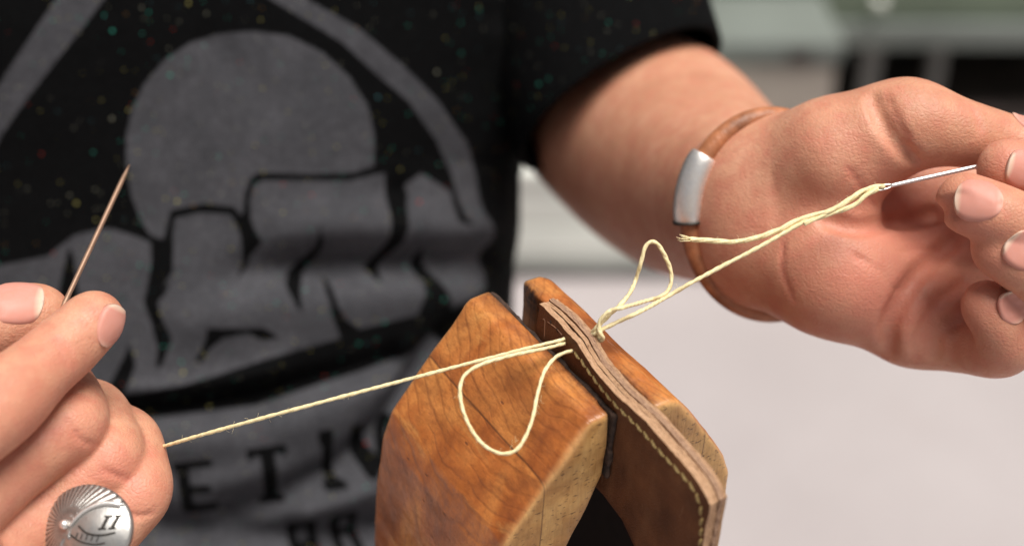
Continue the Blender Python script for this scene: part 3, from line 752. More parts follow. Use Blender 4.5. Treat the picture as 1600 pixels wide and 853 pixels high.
crease(G, f, [(1457, 556), (1458, 522), (1478, 504), (1502, 495)], .0014, .0034)
crease(G, f, [(1363, 152), (1378, 190), (1400, 222), (1432, 254)], .0009, .0034)
crease(G, f, [(1385, 150), (1402, 190), (1420, 215)], .0003, .0018)
crease(G, f, [(1325, 262), (1352, 300), (1372, 330)], .0001, .0014)
crease(G, f, [(1330, 395), (1372, 420), (1400, 455)], .0001, .0013)
crease(G, f, [(1405, 395), (1440, 388), (1478, 398)], .0001, .0016)
crease(G, f, [(1240, 470), (1222, 420), (1224, 380)], .0001, .0014)
crease(G, f, [(1520, 172), (1530, 190), (1534, 206)], .0002, .0014)
crease(G, f, [(1560, 300), (1562, 318), (1572, 336)], .0001, .0012)
GR, fR = G, f
VR, FR = nets(G, f); VR = relax(VR, FR, 2, 0.4)
# ---- left-hand side hand and arm
G = Grid((-0.47, -0.155, 0.340), (-0.090, 0.09, 0.640), 0.00125)
f = G.new(); 
chain(G, f, [(np.array([-.39, .085, .66]), 40 * mm), (np.array([-.43, .02, .58]), 43 * mm), (np.array([-.345, -.015, .485]), 41 * mm), (CP(-330, 850, .392), 25 * mm)], .02)
hand = G.new()
mcp = {'index': CP(-150, 735, .368), 'middle': CP(-105, 830, .372), 'ring': CP(-60, 905, .380), 'pinky': CP(10, 985, .392)}
wr = CP(-330, 850, .392)
for kf, r in (('index', 13), ('middle', 13), ('ring', 12.5), ('pinky', 12)):
    G.cone(hand, wr, mcp[kf], 17 * mm, r * mm, .012)
G.cone(hand, CP(-260, 700, .395), CP(-140, 590, .402), 15 * mm, 13 * mm, .012)
f = smin(f, hand, .012)
G2 = Grid((-0.235, -0.125, 0.345), (-0.090, 0.004, 0.450), 0.0009)
fin2 = {
 'thumb': [(CP(-150, 590, .402), 13.5), (CP(-90, 545, .408), 11.5), (CP(-20, 512, .413), 10.6), (CP(38, 500, .418), 10.3), (CP(62, 495, .4195), 8.9)],
 'index': [(mcp['index'], 13), (CP(-50, 672, .377), 10.8), (CP(8, 625, .386), 10.8), (CP(60, 578, .396), 9.2), (CP(104, 540, .404), 8.9), (CP(140, 506, .409), 8.1), (CP(150, 498, .410), 7.3)],
 'middle': [(mcp['middle'], 12.5), (CP(0, 740, .388), 10.6), (CP(80, 682, .398), 10.2), (CP(108, 662, .402), 10.2), (CP(112, 632, .414), 9.2), (CP(92, 598, .426), 8.6), (CP(50, 590, .432), 8)],
 'ring': [(mcp['ring'], 12), (CP(60, 815, .399), 10.2), (CP(140, 745, .406), 9.8), (CP(171, 716, .409), 9.6), (CP(168, 680, .418), 8.8), (CP(150, 638, .430), 8.2), (CP(100, 630, .436), 7.6)],
 'pinky': [(mcp['pinky'], 11), (CP(110, 890, .402), 9.6), (CP(192, 800, .409), 9.2), (CP(219, 766, .412), 8.7), (CP(217, 730, .418), 8.2), (CP(207, 686, .426), 7.9), (CP(180, 668, .434), 7.3), (CP(150, 670, .438), 6.8)],
}
for kf_, dd_ in (('index', -.0045), ('middle', .004), ('ring', .0045), ('pinky', .004)):
    fin2[kf_] = [(p * ((p[2] + dd_) / p[2]), r) for p, r in fin2[kf_]]
# resample the coarse hand and refine
P2 = np.stack(np.meshgrid(*G2.ax, indexing='ij'), -1); f2 = sample(G, f, P2).astype(np.float32)
def fingers(Gx, fx):
    fx = fx.copy()
    for kf in ('thumb', 'middle', 'ring', 'pinky', 'index'):
        g = Gx.new(); chain(Gx, g, [(p, r * mm) for p, r in fin2[kf]], .004)
        fx = smin(fx, g, 0.0009)
    return fx
f2 = fingers(G2, f2); f = fingers(G, f)
def crease2(pts, r, k):
    q = []
    for x, y, dpt in spline([(a, b, 0) for a, b in pts], 8):
        ds = np.arange(0.35, 0.44, 0.0004); P = np.stack([CP(x, y, d) for d in ds]); s = sample(G2, f2, P); i = np.argmax(s < 0); q.append(P[i])
    CREASES.append((np.array(q), 0.6))
    for a, b in zip(q[:-1], q[1:]): G2.cone(f2, a, b, r, r, k, sub=True)
crease2([(104, 655), (117, 675), (125, 688), (150, 695)], .0001, .0014)
crease2([(160, 735), (178, 741), (200, 750)], .0003, .0013)
crease2([(195, 802), (222, 806), (240, 800)], .0003, .0013)
crease2([(92, 528), (108, 545), (118, 566)], .0001, .0012)
crease2([(84, 532), (98, 552), (106, 574)], .0001, .0012)
# stitch the fine block into the coarse arm: fine where it covers, coarse elsewhere, overlapping a little
VA, FA = nets(G2, f2); VA = relax(VA, FA, 2, 0.4)
VB, FB = nets(G, f); VB = relax(VB, FB, 1, 0.4)
ctr = VB[FB].mean(1)
lo_, hi_ = G2.lo + 0.0012, G2.lo + G2.h * (np.array(G2.n) - 1) - 0.0012
FB = FB[~((ctr > lo_) & (ctr < hi_)).all(1)]
# ---- trunk under the shirt (coarse)
G3 = Grid((-0.42, -0.42, 0.56), (0.08, 0.46, 0.92), 0.006)
f3 = G3.new()
for yy, rr in ((-0.38, .115), (-.2, .11), (0.0, .105), (.16, .115), (.26, .10)):
    G3.cone(f3, (-.215, yy, .735), (-.105, yy, .735), rr * 0.93, rr * 0.93, .06)
chain(G3, f3, [(np.array([-.155, -.38, .735]), .10), (np.array([-.155, .26, .74]), .10), (np.array([-.155, .36, .75]), .055), (np.array([-.155, .45, .75]), .055)], .05)
chain(G3, f3, [(np.array([-.12, .28, .765]), .05), (np.array([0.0, .27, .78]), .045), (CP(860, -260, 0.75), .037), (CP(960, 20, 0.695), .033)], .03)
chain(G3, f3, [(np.array([-.18, .28, .765]), .05), (np.array([-.31, .27, .76]), .045), (np.array([-.39, .085, .66]), .036)], .03)
V3, F3 = nets(G3, f3)
VV = np.vstack([VR, VA, VB, V3]); FF = np.vstack([FR, FA + len(VR), FB + len(VR) + len(VA), F3 + len(VR) + len(VA) + len(VB)])
red = np.zeros(len(VV))
for (x, y, d, s, a) in [(1500, 330, .41, 9, .9), (1570, 262, .415, 9, .6), (1560, 395, .41, 9, .7), (1540, 480, .42, 8, .7), (1560, 560, .43, 9, .5), (1440, 240, .445, 14, .4),
                      (1440, 500, .44, 22, .4), (1350, 430, .44, 22, .2), (1400, 340, .455, 20, .45), (1480, 420, .455, 20, .5), (1600, 220, .42, 10, .5), (1300, 260, .44, 20, .3), (1330, 440, .44, 24, .3), (1420, 440, .44, 24, .3), (1450, 300, .465, 20, .4), (1120, 380, .46, 30, .3), (1060, 380, .55, 40, .35),
                      (110, 540, .40, 10, .6), (10, 625, .378, 12, .55), (125, 655, .39, 11, .65), (185, 720, .40, 10, .7), (230, 770, .405, 10, .5), (165, 500, .405, 8, .3), (20, 470, .41, 12, .25), (40, 800, .39, 16, .35), (-20, 700, .38, 20, .3)]:
    red += a * np.exp(-((VV - CP(x, y, d)) ** 2).sum(1) / (s * mm) ** 2)
nearv = (VV[:, 2] < 0.5)
for q, a in CREASES:
    Pn = VV[nearv]; dm = np.full(len(Pn), 1e9)
    for c_ in q: dm = np.minimum(dm, ((Pn - c_) ** 2).sum(1))
    red[nearv] += 0.75 * a * np.exp(-dm / (1.25 * mm) ** 2)
body = obj('body', W(VV), FF, SKIN, person, attrs={'red': np.clip(red, 0, 1)})
# the unused vertices left by the cut
bm = bmesh.new(); bm.from_mesh(body.data); bmesh.ops.delete(bm, geom=[v for v in bm.verts if not v.link_faces], context='VERTS'); bm.to_mesh(body.data); bm.free()

def nail(G, f, c, tip, nor, Wd, L):
    N = nrm(nor); T = nrm(np.asarray(tip) - N * np.dot(tip, N)); S = np.cross(T, N)
    nu, nvv = 17, 21; u = np.linspace(-1, 1, nu); v = np.linspace(0, 1, nvv); v = (1 - np.cos(v * math.pi)) / 2
    half = np.where(v < 0.5, np.maximum(1 - np.abs(1 - 2 * v) ** 2.3, 0) ** 0.45, np.maximum(1 - np.abs(2 * v - 1) ** 3.2, 0) ** 0.5)
    pts = []; al = []; uu = []
    for j in range(nvv):
        for i in range(nu):
            pts.append(c + T * (v[j] - 0.5) * L + S * u[i] * half[j] * Wd / 2 + N * 0.012); al.append(v[j]); uu.append(u[i])
    P = np.array(pts); al = np.array(al); uu = np.array(uu); done = np.zeros(len(P), bool); step = 0.0002
    for _ in range(95):
        s = sample(G, f, P); done |= s <= 0.00005; P[~done] -= N * step
    # a nail is a stiff plate: fit one smooth curved sheet to the finger under it
    hN = (P - c) @ N; tt_ = (P - c) @ T; ss_ = (P - c) @ S; ok = (al > 0.08) & (al < 0.72) & (np.abs(uu) < 0.9)
    Am = np.stack([np.ones_like(tt_), tt_, ss_, ss_ ** 2, tt_ ** 2], 1) * np.array([1, 1, 1, 1, 1.0])
    co_, *_r = np.linalg.lstsq(Am[ok], hN[ok], rcond=None)
    co_[4] = np.clip(co_[4], -34, 0)
    co_[0] += float(np.mean(hN[ok] - Am[ok] @ co_))
    hf = -smin(-(Am @ co_), -(hN + 0.00005), 0.0003); P = P + N * (np.where(al < 0.25, 0.5 * hN + 0.5 * hf, hf) - hN)[:, None]
    rim = (np.abs(uu) > 0.999) | (al < 1e-6)
    k_ = 1 - np.abs(uu) ** 4
    up = np.where(rim, -0.0002, 0.00040 + 0.00015 * k_)
    up = np.where(al > 0.93, 0.0005, up)
    top = P + N * up[:, None]; bot = P - N * 0.0011
    V = np.vstack([top, bot]); F = []; n0 = nu * nvv
    for j in range(nvv - 1):
        for i in range(nu - 1):
            a = j * nu + i; F.append((a, a + 1, a + nu + 1, a + nu)); F.append((n0 + a, n0 + a + nu, n0 + a + nu + 1, n0 + a + 1))
    for j in range(nvv - 1):
        for i, s in ((0, 1), (nu - 1, 0)):
            a = j * nu + i; q = (a, a + nu, n0 + a + nu, n0 + a); F.append(q if s else q[::-1])
    for i in range(nu - 1):
        for j, s in ((0, 0), (nvv - 1, 1)):
            a = j * nu + i; q = (a, a + 1, n0 + a + 1, n0 + a); F.append(q[::-1] if s else q)
    F = np.array(F); 
    o = obj('fingernail', W(V), F, NAIL, person, attrs={'along': np.concatenate([al, al])})
    bm = bmesh.new(); bm.from_mesh(o.data); bmesh.ops.remove_doubles(bm, verts=bm.verts[:], dist=1e-6); bmesh.ops.recalc_face_normals(bm, faces=bm.faces[:]); bm.to_mesh(o.data); bm.free()
    return o
nail(GR, fR, CP(1517, 320, .4135), (-1, .12, 0.1), (-.05, .12, -1), .0125, .0128)
nail(GR, fR, CP(1582, 263, .4240), (-1, 0.25, 0.0), (.15, -.15, -1), .0115, .0125)
nail(GR, fR, CP(1577, 395, .4130), (-.85, .5, 0.1), (.25, .05, -1), .0110, .0120)
nail(GR, fR, CP(1553, 485, .424), (-.45, .85, 0.1), (.35, .15, -1), .0088, .0100)
nail(GR, fR, CP(1612, 218, .441), (1, -.25, -0.1), (0.0, .9, -.5), .013, .014)
nail(G2, f2, CP(164, 502, .4040), (.45, .9, .15), (.66, -.30, -.74), .0100, .0118)
nail(G2, f2, CP(38, 486, .418), (1, .05, .1), (-.05, .35, -1), .0150, .0165)

# ---- head, hair and trousers: above and below the picture, they shade what is in it
G4 = Grid((-0.27, 0.36, 0.58), (-0.04, 0.70, 0.88), 0.004); f4 = G4.new()
chain(G4, f4, [(np.array([-.155, .36, .75]), .058), (np.array([-.155, .44, .74]), .056)], .03)
G4.cone(f4, (-.155, .585, .75), (-.155, .575, .705), .078, .070, .03); G4.cone(f4, (-.155, .53, .705), (-.155, .485, .672), .060, .030, .03)
G4.cone(f4, (-.155, .555, .640), (-.155, .525, .612), .008, .013, .012)
for sgn in (-1, 1):
    G4.cone(f4, (-.155 + sgn * .078, .56, .73), (-.155 + sgn * .080, .53, .725), .014, .010, .006)
    G4.cone(f4, (-.155 + sgn * .032, .565, .628), (-.155 + sgn * .030, .565, .628), .011, .011, .003, sub=True)
    G4.cone(f4, (-.155 + sgn * .032, .565, .648), (-.155 + sgn * .030, .565, .648), .013, .013, .004)
G4.cone(f4, (-.175, .497, .628), (-.135, .497, .628), .004, .004, .004, sub=True)
Vh, Fh = nets(G4, f4)
obj('head', W(Vh), Fh, SKIN, person, attrs={'red': np.zeros(len(Vh))})
f5 = G4.new(); G4.cone(f5, (-.155, .600, .765), (-.155, .605, .715), .082, .072, .02); G4.cone(f5, (-.155, .54, .79), (-.155, .50, .79), .062, .05, .03)
P4 = np.stack(np.meshgrid(*G4.ax, indexing='ij'), -1); f5 = (f5 + 0.004 * vnoise(P4, .012, 3)).astype(np.float32)
Vq, Fq = nets(G4, f5); obj('hair', W(Vq), Fq, simple('brown_hair', (0.05, 0.03, 0.018), 0.7, noise_=.3, scale=400, bump=.6), person)
Gt = Grid((-.52, -.62, .10), (.26, -.22, 1.0), 0.008); ft = Gt.new()
wl = lambda x, y, z: B_world(x, y, z)
def B_world(x, y, z):                                              # world point -> camera axes
    p = np.array([x, y, z]) - CAM; return np.array([p @ AX, p @ AU, p @ AF])
hipL, hipR = B_world(-.26, .66, .62), B_world(-.04, .66, .62)
Gt = Grid((-.60, -1.35, .0), (.36, -.16, 1.1), 0.009); ft = Gt.new()
for hp_, kx in ((hipL, -.38), (hipR, .12)):
    knee = B_world(kx, .22, .60); foot = B_world(kx, .26, .06)
    chain(Gt, ft, [(hp_, .10), (hp_ * .5 + knee * .5, .088), (knee, .068)], .04); chain(Gt, ft, [(knee, .068), (knee * .5 + foot * .5, .062), (foot, .05)], .04)
Gt.cone(ft, B_world(-.22, .68, .66), B_world(-.08, .68, .66), .13, .13, .05)
Vt, Ft = nets(Gt, ft); obj('trousers', W(Vt), Ft, simple('dark_denim', (0.018, 0.024, 0.042), 0.85, noise_=.2, scale=200, bump=.5, bscale=900), person)

# ---- t-shirt
def shirt():
    # trunk: rings stacked along the trunk, denser at the front
    ys = np.concatenate([np.linspace(-0.36, -0.15, 40, endpoint=False), np.linspace(-0.15, 0.15, 270, endpoint=False), np.linspace(0.15, 0.36, 30)])
    ph = np.concatenate([np.linspace(-0.15, math.pi + 0.15, 400, endpoint=False), np.linspace(math.pi + 0.15, 2 * math.pi - 0.15, 60, endpoint=False)])
    Yg, Pg = np.meshgrid(ys, ph, indexing='ij')
    # right outline of the trunk follows the photo's folds
    yk = np.array([-.36, -.13, -.06, -.01, 0.012, .03, .05, .07, .12, .2, .28, .33, .36])
    ak = np.array([.168, .162, .156, .155, .1575, .1595, .160, .169, .175, .176, .165, .12, .07])
    A = np.interp(Yg, yk, ak); B = np.interp(Yg, [-.36, -.15, -.05, .02, .1, .2, .3, .36], [.135, .128, .124, .125, .132, .132, .10, .065])
    zc = np.interp(Yg, [-.36, -.12, 0, .12, .36], [.755, .735, .722, .712, .74])
    cx, sn = np.cos(Pg), np.sin(Pg)
    X = -.155 + A * np.sign(cx) * np.abs(cx) ** 0.92; Z = zc - B * np.sign(sn) * np.abs(sn) ** 0.80
    C = np.stack([X, Yg, Z], -1).reshape(-1, 3)
    p = PX(C)
    nx = np.stack([cx / A, 0 * cx, -sn / B], -1).reshape(-1, 3); nx /= np.linalg.norm(nx, axis=1)[:, None]
    disp = np.zeros(len(C))
    def fold(pts, amp, s, x0=None, w=150.0):
        nonlocal disp
        d = plinedist(p, pts); g = amp * np.exp(-(d / s) ** 2)
        disp += g if x0 is None else g * np.clip((p[:, 0] - x0) / w, 0, 1)
    fold([(180, 440), (330, 436), (430, 420), (560, 412), (700, 412), (760, 402)], -.0105, 30, 300, 180)
    fold([(430, 360), (560, 352), (700, 362), (750, 365)], .006, 38, 380, 120)
    fold([(300, 500), (450, 480), (600, 465), (720, 450)], .0035, 40)
    fold([(150, 640), (260, 642), (400, 620), (520, 590), (620, 560)], -.009, 22)
    fold([(190, 612), (300, 604), (380, 590), (430, 576)], .004, 16)
    fold([(360, 800), (450, 772), (530, 735), (600, 670), (655, 600), (705, 520)], -.011, 26)
    fold([(270, 690), (400, 680), (500, 645), (570, 600)], .006, 40)
    fold([(250, 830), (420, 845), (600, 830)], -.013, 34)
    fold([(330, 760), (420, 735)], .004, 30)
    fold([(480, 800), (580, 760), (640, 690)], .006, 28)
    fold([(330, 60), (380, 110), (420, 160)], -.0012, 30)
    fold([(625, 300), (650, 380), (640, 420)], -.003, 22)
    fold([(780, 60), (800, 160), (790, 240)], .004, 24)
    fold([(826, 40), (838, 140), (820, 240)], -.004, 18)
    disp += 0.0012 * vnoise(C, 0.05, 2) + 0.0006 * vnoise(C, 0.02, 9)
    C = C + nx * disp[:, None]
    n1, n2 = Yg.shape
    i, j = np.meshgrid(np.arange(n1 - 1), np.arange(n2), indexing='ij'); j2 = (j + 1) % n2
    F = np.stack([i * n2 + j, (i + 1) * n2 + j, (i + 1) * n2 + j2, i * n2 + j2], -1).reshape(-1, 4)
    # ---- the print, laid out on the cloth
    zA = lambda x, y: (x / 3.7075, 230 + y / 3.7075); zB = lambda x, y: (350 + x / 2.584, 230 + y / 2.584); zC = lambda x, y: (100 + x / 3.2, 420 + y / 3.2); z2 = lambda x, y: (x / 1.882, y / 1.882)
    moon = [z2(*q) for q in [(740, 92), (850, 105), (950, 155), (1030, 230), (1080, 310), (1100, 400), (1100, 488), (1040, 508), (900, 513), (760, 508), (735, 525), (718, 575), (713, 640), (690, 608), (600, 598), (500, 618), (492, 660), (480, 705), (440, 690), (410, 640), (385, 570), (370, 480), (370, 400), (385, 330), (420, 250), (480, 180), (560, 125), (640, 100)]]
    ringr = [(470, -20), (481, 0), (558, 43), (627, 101), (685, 159), (728, 223), (744, 276), (750, 334), (768, 377), (745, 380), (731, 353), (720, 340), (707, 276), (680, 218), (638, 159), (584, 112), (531, 64), (478, 32), (425, 0), (390, -20)]
    ringl = [(105, -25), (85, 0), (0, 130), (-120, 330), (-120, 480), (0, 212), (45, 150), (90, 92), (162, 0), (180, -25)]
    land = [(-40, 420), (0, 415), (75, 400), (95, 384), (116, 368), (151, 359), (173, 357), (205, 367), (239, 380), (245, 400), (262, 400), (274, 341), (310, 333), (360, 335), (374, 362), (384, 400), (392, 345), (390, 315), (396, 290), (410, 282), (544, 283), (582, 274), (602, 270), (604, 373), (620, 400), (640, 305), (635, 288), (658, 271), (683, 286), (704, 300), (706, 346), (722, 353), (750, 340), (768, 377), (770, 423), (752, 454), (706, 481),
            (660, 489), (559, 514), (537, 526), (412, 561), (350, 582), (287, 601), (200, 617), (175, 620), (150, 600), (-40, 640)]
    field = [(180, 660), (251, 652), (400, 634), (506, 600), (600, 571), (640, 560), (700, 520), (760, 600), (760, 920), (160, 920)]
    black = [
     [(236, 376), (267, 372), (272, 341), (271, 424), (253, 451), (269, 439), (262, 455), (247, 473), (256, 501), (270, 529), (262, 550), (250, 579), (244, 570), (247, 545), (237, 504), (225, 473), (232, 439), (237, 410)],
     [(109, 384), (98, 425), (90, 470), (125, 470), (116, 400)],
     [(203, 530), (212, 570), (200, 610), (165, 625), (172, 601), (184, 576), (197, 551)],
     [(325, 512), (380, 513), (412, 511), (437, 529), (409, 532), (387, 521), (350, 528), (328, 545), (316, 565), (303, 567), (316, 545), (323, 526)],
     [(371, 340), (390, 340), (400, 362), (410, 379), (391, 400), (387, 416), (365, 447), (379, 412), (377, 377)],
     [(495, 350), (505, 385), (499, 400), (478, 427), (468, 458), (470, 489), (462, 481), (447, 447), (454, 423), (482, 400), (493, 385)],
     [(509, 431), (516, 439), (524, 478), (540, 500), (563, 514), (532, 530), (516, 493), (508, 454)],
     [(603, 253), (603, 373), (598, 396), (580, 418), (590, 430), (598, 443), (607, 412), (627, 385), (633, 350), (638, 307), (632, 288), (629, 253)],
     [(667, 385), (683, 420), (702, 481), (698, 501), (648, 497), (663, 447), (660, 412)],
    ]
    def stroke(cx_, cy_, ang, rects):
        out = []; c, s = math.cos(ang), math.sin(ang)
        for x0, y0, x1, y1 in rects:
            out.append([(cx_ + c * x - s * y, cy_ + s * x + c * y) for x, y in ((x0, y0), (x1, y0), (x1, y1), (x0, y1))])
        return out
    black += stroke(270, 722, -0.13, [(0, 0, 62, 13), (4, 0, 24, 80), (4, 40, 56, 53), (2, 70, 60, 84)])             # E
    black += stroke(384, 699, -0.14, [(0, 0, 60, 13), (0, 0, 9, 18), (52, 0, 61, 18), (20, 0, 42, 96), (10, 84, 52, 96)])   # T
    black += stroke(494, 680, -0.22, [(0, -8, 24, 14), (4, 0, 22, 88), (-3, 76, 30, 90)])                            # I
    black += stroke(548, 668, -0.30, [(0, 0, 15, 84), (66, 0, 80, 84)]) + [[(556, 664), (572, 660), (596, 726), (586, 738)], [(608, 650), (622, 648), (596, 736), (586, 728)]]   # M
    black += stroke(520, 806, -0.2, [(0, 0, 15, 70), (0, 0, 40, 11), (0, 30, 40, 41), (32, 4, 44, 38), (30, 36, 46, 80)])  # R
    black += stroke(450, 822, -0.2, [(0, 0, 14, 70), (34, 0, 48, 70), (0, 0, 48, 12), (0, 34, 48, 46)])                   # A
    dS = np.minimum.reduce([polysdf(p, q) for q in (moon, ringr, ringl, land, field)])
    dK = np.minimum.reduce([polysdf(p, q) for q in black])
    d = np.maximum(dS, -dK) * C[:, 2] / FOC
    front = C[:, 2] < 0.735
    ink = np.where(front, d, 0.02)
    # ---- sleeves
    def sleeve(S, H, r0, r1, nrmH, seed):
        S = np.asarray(S, float); H = np.asarray(H, float); ax = nrm(H - S); m = nrm(nrmH)
        e1 = nrm(np.cross(ax, [0, 1, 0.2])); e2 = np.cross(ax, e1); n = 120; L = np.linalg.norm(H - S)
        rows = []; tl = list(np.linspace(0, 1, 60))
        a = np.linspace(0, 2 * math.pi, n, endpoint=False)
        dirs = np.cos(a)[:, None] * e1 + np.sin(a)[:, None] * e2
        # slide the hem along the axis so that it lies in the plane (H, m)
        def ring(t, r, out=0.0):
            base = S + ax * (L * t); q = base + dirs * r
            sh = -((q - H) @ m) / (ax @ m) ; w = max(0, (t - 0.3) / 0.7) ** 1.5; q0 = q
            q = q + ax * (sh * w)[:, None]
            q = q + dirs * ((0.0030 * vnoise(q, 0.05, seed) + 0.0008 * vnoise(q, 0.02, seed + 1)) * (1 - 0.75 * w))[:, None]
            return q
        for t in tl: rows.append(ring(t, r0 + (r1 - r0) * t))
        rows.append(ring(1.0, r1 + 0.0006) + ax * 0.0009); rows.append(ring(1.0, r1 - 0.0012) + ax * 0.0012); rows.append(ring(1.0, r1 - 0.0022))
        for t in np.linspace(0.97, 0.7, 8): rows.append(ring(t, r1 - 0.0025))
        V = np.vstack(rows); k = len(rows); i, j = np.meshgrid(np.arange(k - 1), np.arange(n), indexing='ij'); j2 = (j + 1) % n
        Fs = np.stack([i * n + j, i * n + j2, (i + 1) * n + j2, (i + 1) * n + j], -1).reshape(-1, 4)
        return V, Fs
    V1, F1 = sleeve(CP(760, -400, .785), CP(972, 156, .642), .062, .0508, (.50, -.80, -.27), 5)
    V2, F2 = sleeve((-.31, .25, .75), (-.40, .06, .63), .062, .050, (-.4, -.75, -.5), 7)
    V = np.vstack([C, V1, V2]); F = np.vstack([F, F1 + len(C), F2 + len(C) + len(V1)])
    ink = np.concatenate([ink, np.full(len(V1) + len(V2), 0.02)])
    return V, F, ink
Vs, Fs, ink = shirt()
ts = obj('t_shirt', W(Vs), Fs, SHIRT, person, attrs={'ink': ink})

# ---------------------------------------------------------------- bracelet
bc = CP(1206, 338, .4765)
e1 = nrm([0, 1, -.22]); e2 = nrm([-1, 0.04, -.10])
def brl(a, dr=0.0):
    return bc + e1 * (.0332 + dr) * np.sin(a)[:, None] + e2 * (.0285 + dr) * np.cos(a)[:, None] + np.array([0, 0, -0.004]) * np.cos(a)[:, None]
brc = thing('bracelet', 'tan leather cord bracelet with a silver clasp round the wrist', 'bracelet', W(bc))
aa = np.linspace(0, 2 * math.pi, 160, endpoint=False)
v, f = tube(brl(aa), 0.0034, 14, closed=True); obj('cord', W(v), f, CORD, brc)
ac = np.linspace(-0.10, 0.60, 40)
pc = brl(ac, 0.0004); sc = np.linspace(-1, 1, 40); rc = 0.0052 * (1 - 0.12 * np.abs(sc) ** 8)
v, f = tube(pc, rc, 20, flat=0.92); cl = obj('clasp', W(v), f, SILVER, brc)
for q in (-0.096,):
    seg = brl(np.array([q - .012, q, q + .012]), .0004); v, f = tube(seg, 0.00528, 20, flat=0.92); obj('collar', W(v), f, OXID, cl)

# ---------------------------------------------------------------- silver ring
rc_ = CP(128, 826, .3905)
Nn = nrm([-.42, .30, -1.0]); Uu = nrm(np.array([0, 1, 0]) - Nn * Nn[1]); Rr = np.cross(Nn, Uu)
if Rr[0] < 0: Rr = -Rr
rg = thing('finger_ring', 'large silver ring with a fluted sunburst on the curled ring finger', 'ring', W(rc_))
def RP3(x, y, z): return rc_ + Rr * (x * mm) + Uu * (y * mm) + Nn * (z * mm)
ra, rb = 15.0, 12.4; nr, na = 26, 240
bxx, byy = -2.6, 0.6                                              # bead centre
V = []; deep = []; 
ridge = [(-1.0, 0.2), (2.2, 4.6), (6.5, 7.2), (11.0, 7.4)]
rsp = spline([(x, y, 0) for x, y in ridge], 0.2)[:, :2]
def below(x, y):
    return (y < np.interp(x, rsp[:, 0], rsp[:, 1])) & (x > -1.0) | ((x <= -1.0) & (y < -3 + 0 * x) & (x > -30) & (y < (x + 1.0) * 1.8))
for i in range(nr):
    t = i / (nr - 1)
    for j in range(na):
        a = 2 * math.pi * j / na; x = ra * t * math.cos(a); y = rb * t * math.sin(a)
        dx, dy = x - bxx, y - byy; rr = math.hypot(dx, dy); th = math.atan2(dy, dx)
        z = 5.4 * (1 - t ** 2.0) - 1.6
        if not below(np.array(x), np.array(y)): z += min(1, max(0, (rr - 1.6) / 3)) * 0.55 * abs(math.cos(th * 21)) ** 0.6; deep.append(min(1, max(0, (rr - 1.2) / 2)) * (1 - abs(math.cos(th * 21))) ** 1.5)
        else: z -= 0.25; deep.append(0.12)
        V.append(RP3(x, y, z))
F = []
for i in range(nr - 1):
    for j in range(na): j2 = (j + 1) % na; F.append((i * na + j, (i + 1) * na + j, (i + 1) * na + j2, i * na + j2))
base0 = len(V)
for j in range(na): a = 2 * math.pi * j / na; V.append(RP3((ra - .3) * math.cos(a), (rb - .3) * math.sin(a), -3.4))
for j in range(na): j2 = (j + 1) % na; F.append(((nr - 1) * na + j, base0 + j, base0 + j2, (nr - 1) * na + j2))
F.append(tuple(base0 + j for j in range(na))[::-1])
deep += [0.3] * (len(V) - len(deep))
obj('ring_head', W(np.array(V)), F, SILVER_HEAD, rg, attrs={'deep': deep})
def dome(x, y): t = math.hypot(x / ra, y / rb); return 5.4 * (1 - min(t, 1) ** 2.0) - 1.6
ico = bmesh.new(); bmesh.ops.create_icosphere(ico, subdivisions=3, radius=1.35 * mm); iv = np.array([v.co[:] for v in ico.verts]); iF = [tuple(v.index for v in f.verts) for f in ico.faces]; ico.free()
obj('bead', W(iv + RP3(bxx, byy, dome(bxx, byy) + .7)), iF, SILVER, rg)
rp = np.array([RP3(x, y, dome(x, y) + .35) for x, y in rsp]); v, f = tube(rp, np.linspace(.35, .85, len(rp)) * mm, 10); obj('raised_rib', W(v), f, SILVER, rg)
def eng(name, pts, r):
    q = spline([(x, y, 0) for x, y in pts], 0.25)[:, :2]; v, f = tube(np.array([RP3(x, y, dome(x, y) - .20) for x, y in q]), r * mm, 6); obj(name, W(v), f, OXID, rg)
eng('engraved_numeral', [(9.0, 3.9), (8.2, 0.4)], .45); eng('engraved_numeral', [(11.4, 4.3), (10.6, 0.8)], .45)
eng('engraved_serif', [(8.1, 3.8), (10.0, 4.1)], .28); eng('engraved_serif', [(10.5, 4.2), (12.2, 4.5)], .28)
eng('engraved_serif', [(7.3, 0.3), (9.2, 0.6)], .28); eng('engraved_serif', [(9.8, 0.7), (11.5, 1.0)], .28)
eng('engraved_border', [(1.6, 0.6), (4.4, -1.1), (8.2, -1.3), (11.6, -0.2)], .30); eng('engraved_border', [(-0.8, -1.9), (2.4, -3.4), (6.5, -3.9), (9.4, -3.2)], .22)
for k in range(5): eng('engraved_mark', [(1.6 + k * 1.5, -1.2 - .15 * k), (1.2 + k * 1.5, -2.7 - .1 * k)], .16)
# band round the finger
fa = fin2['ring']; fdir = nrm(np.array(fa[2][0]) - np.array(fa[1][0])); bcen = np.array(fa[1][0]) * 0.55 + np.array(fa[2][0]) * 0.45
e_1 = nrm(np.cross(fdir, [0, 0, 1])); e_2 = np.cross(fdir, e_1)
aa = np.linspace(0, 2 * math.pi, 90, endpoint=False)
v, f = tube(bcen + 8.5 * mm * (np.cos(aa)[:, None] * e_1 + np.sin(aa)[:, None] * e_2), 0.9 * mm, 10, closed=True); obj('band', W(v), f, SILVER, rg)

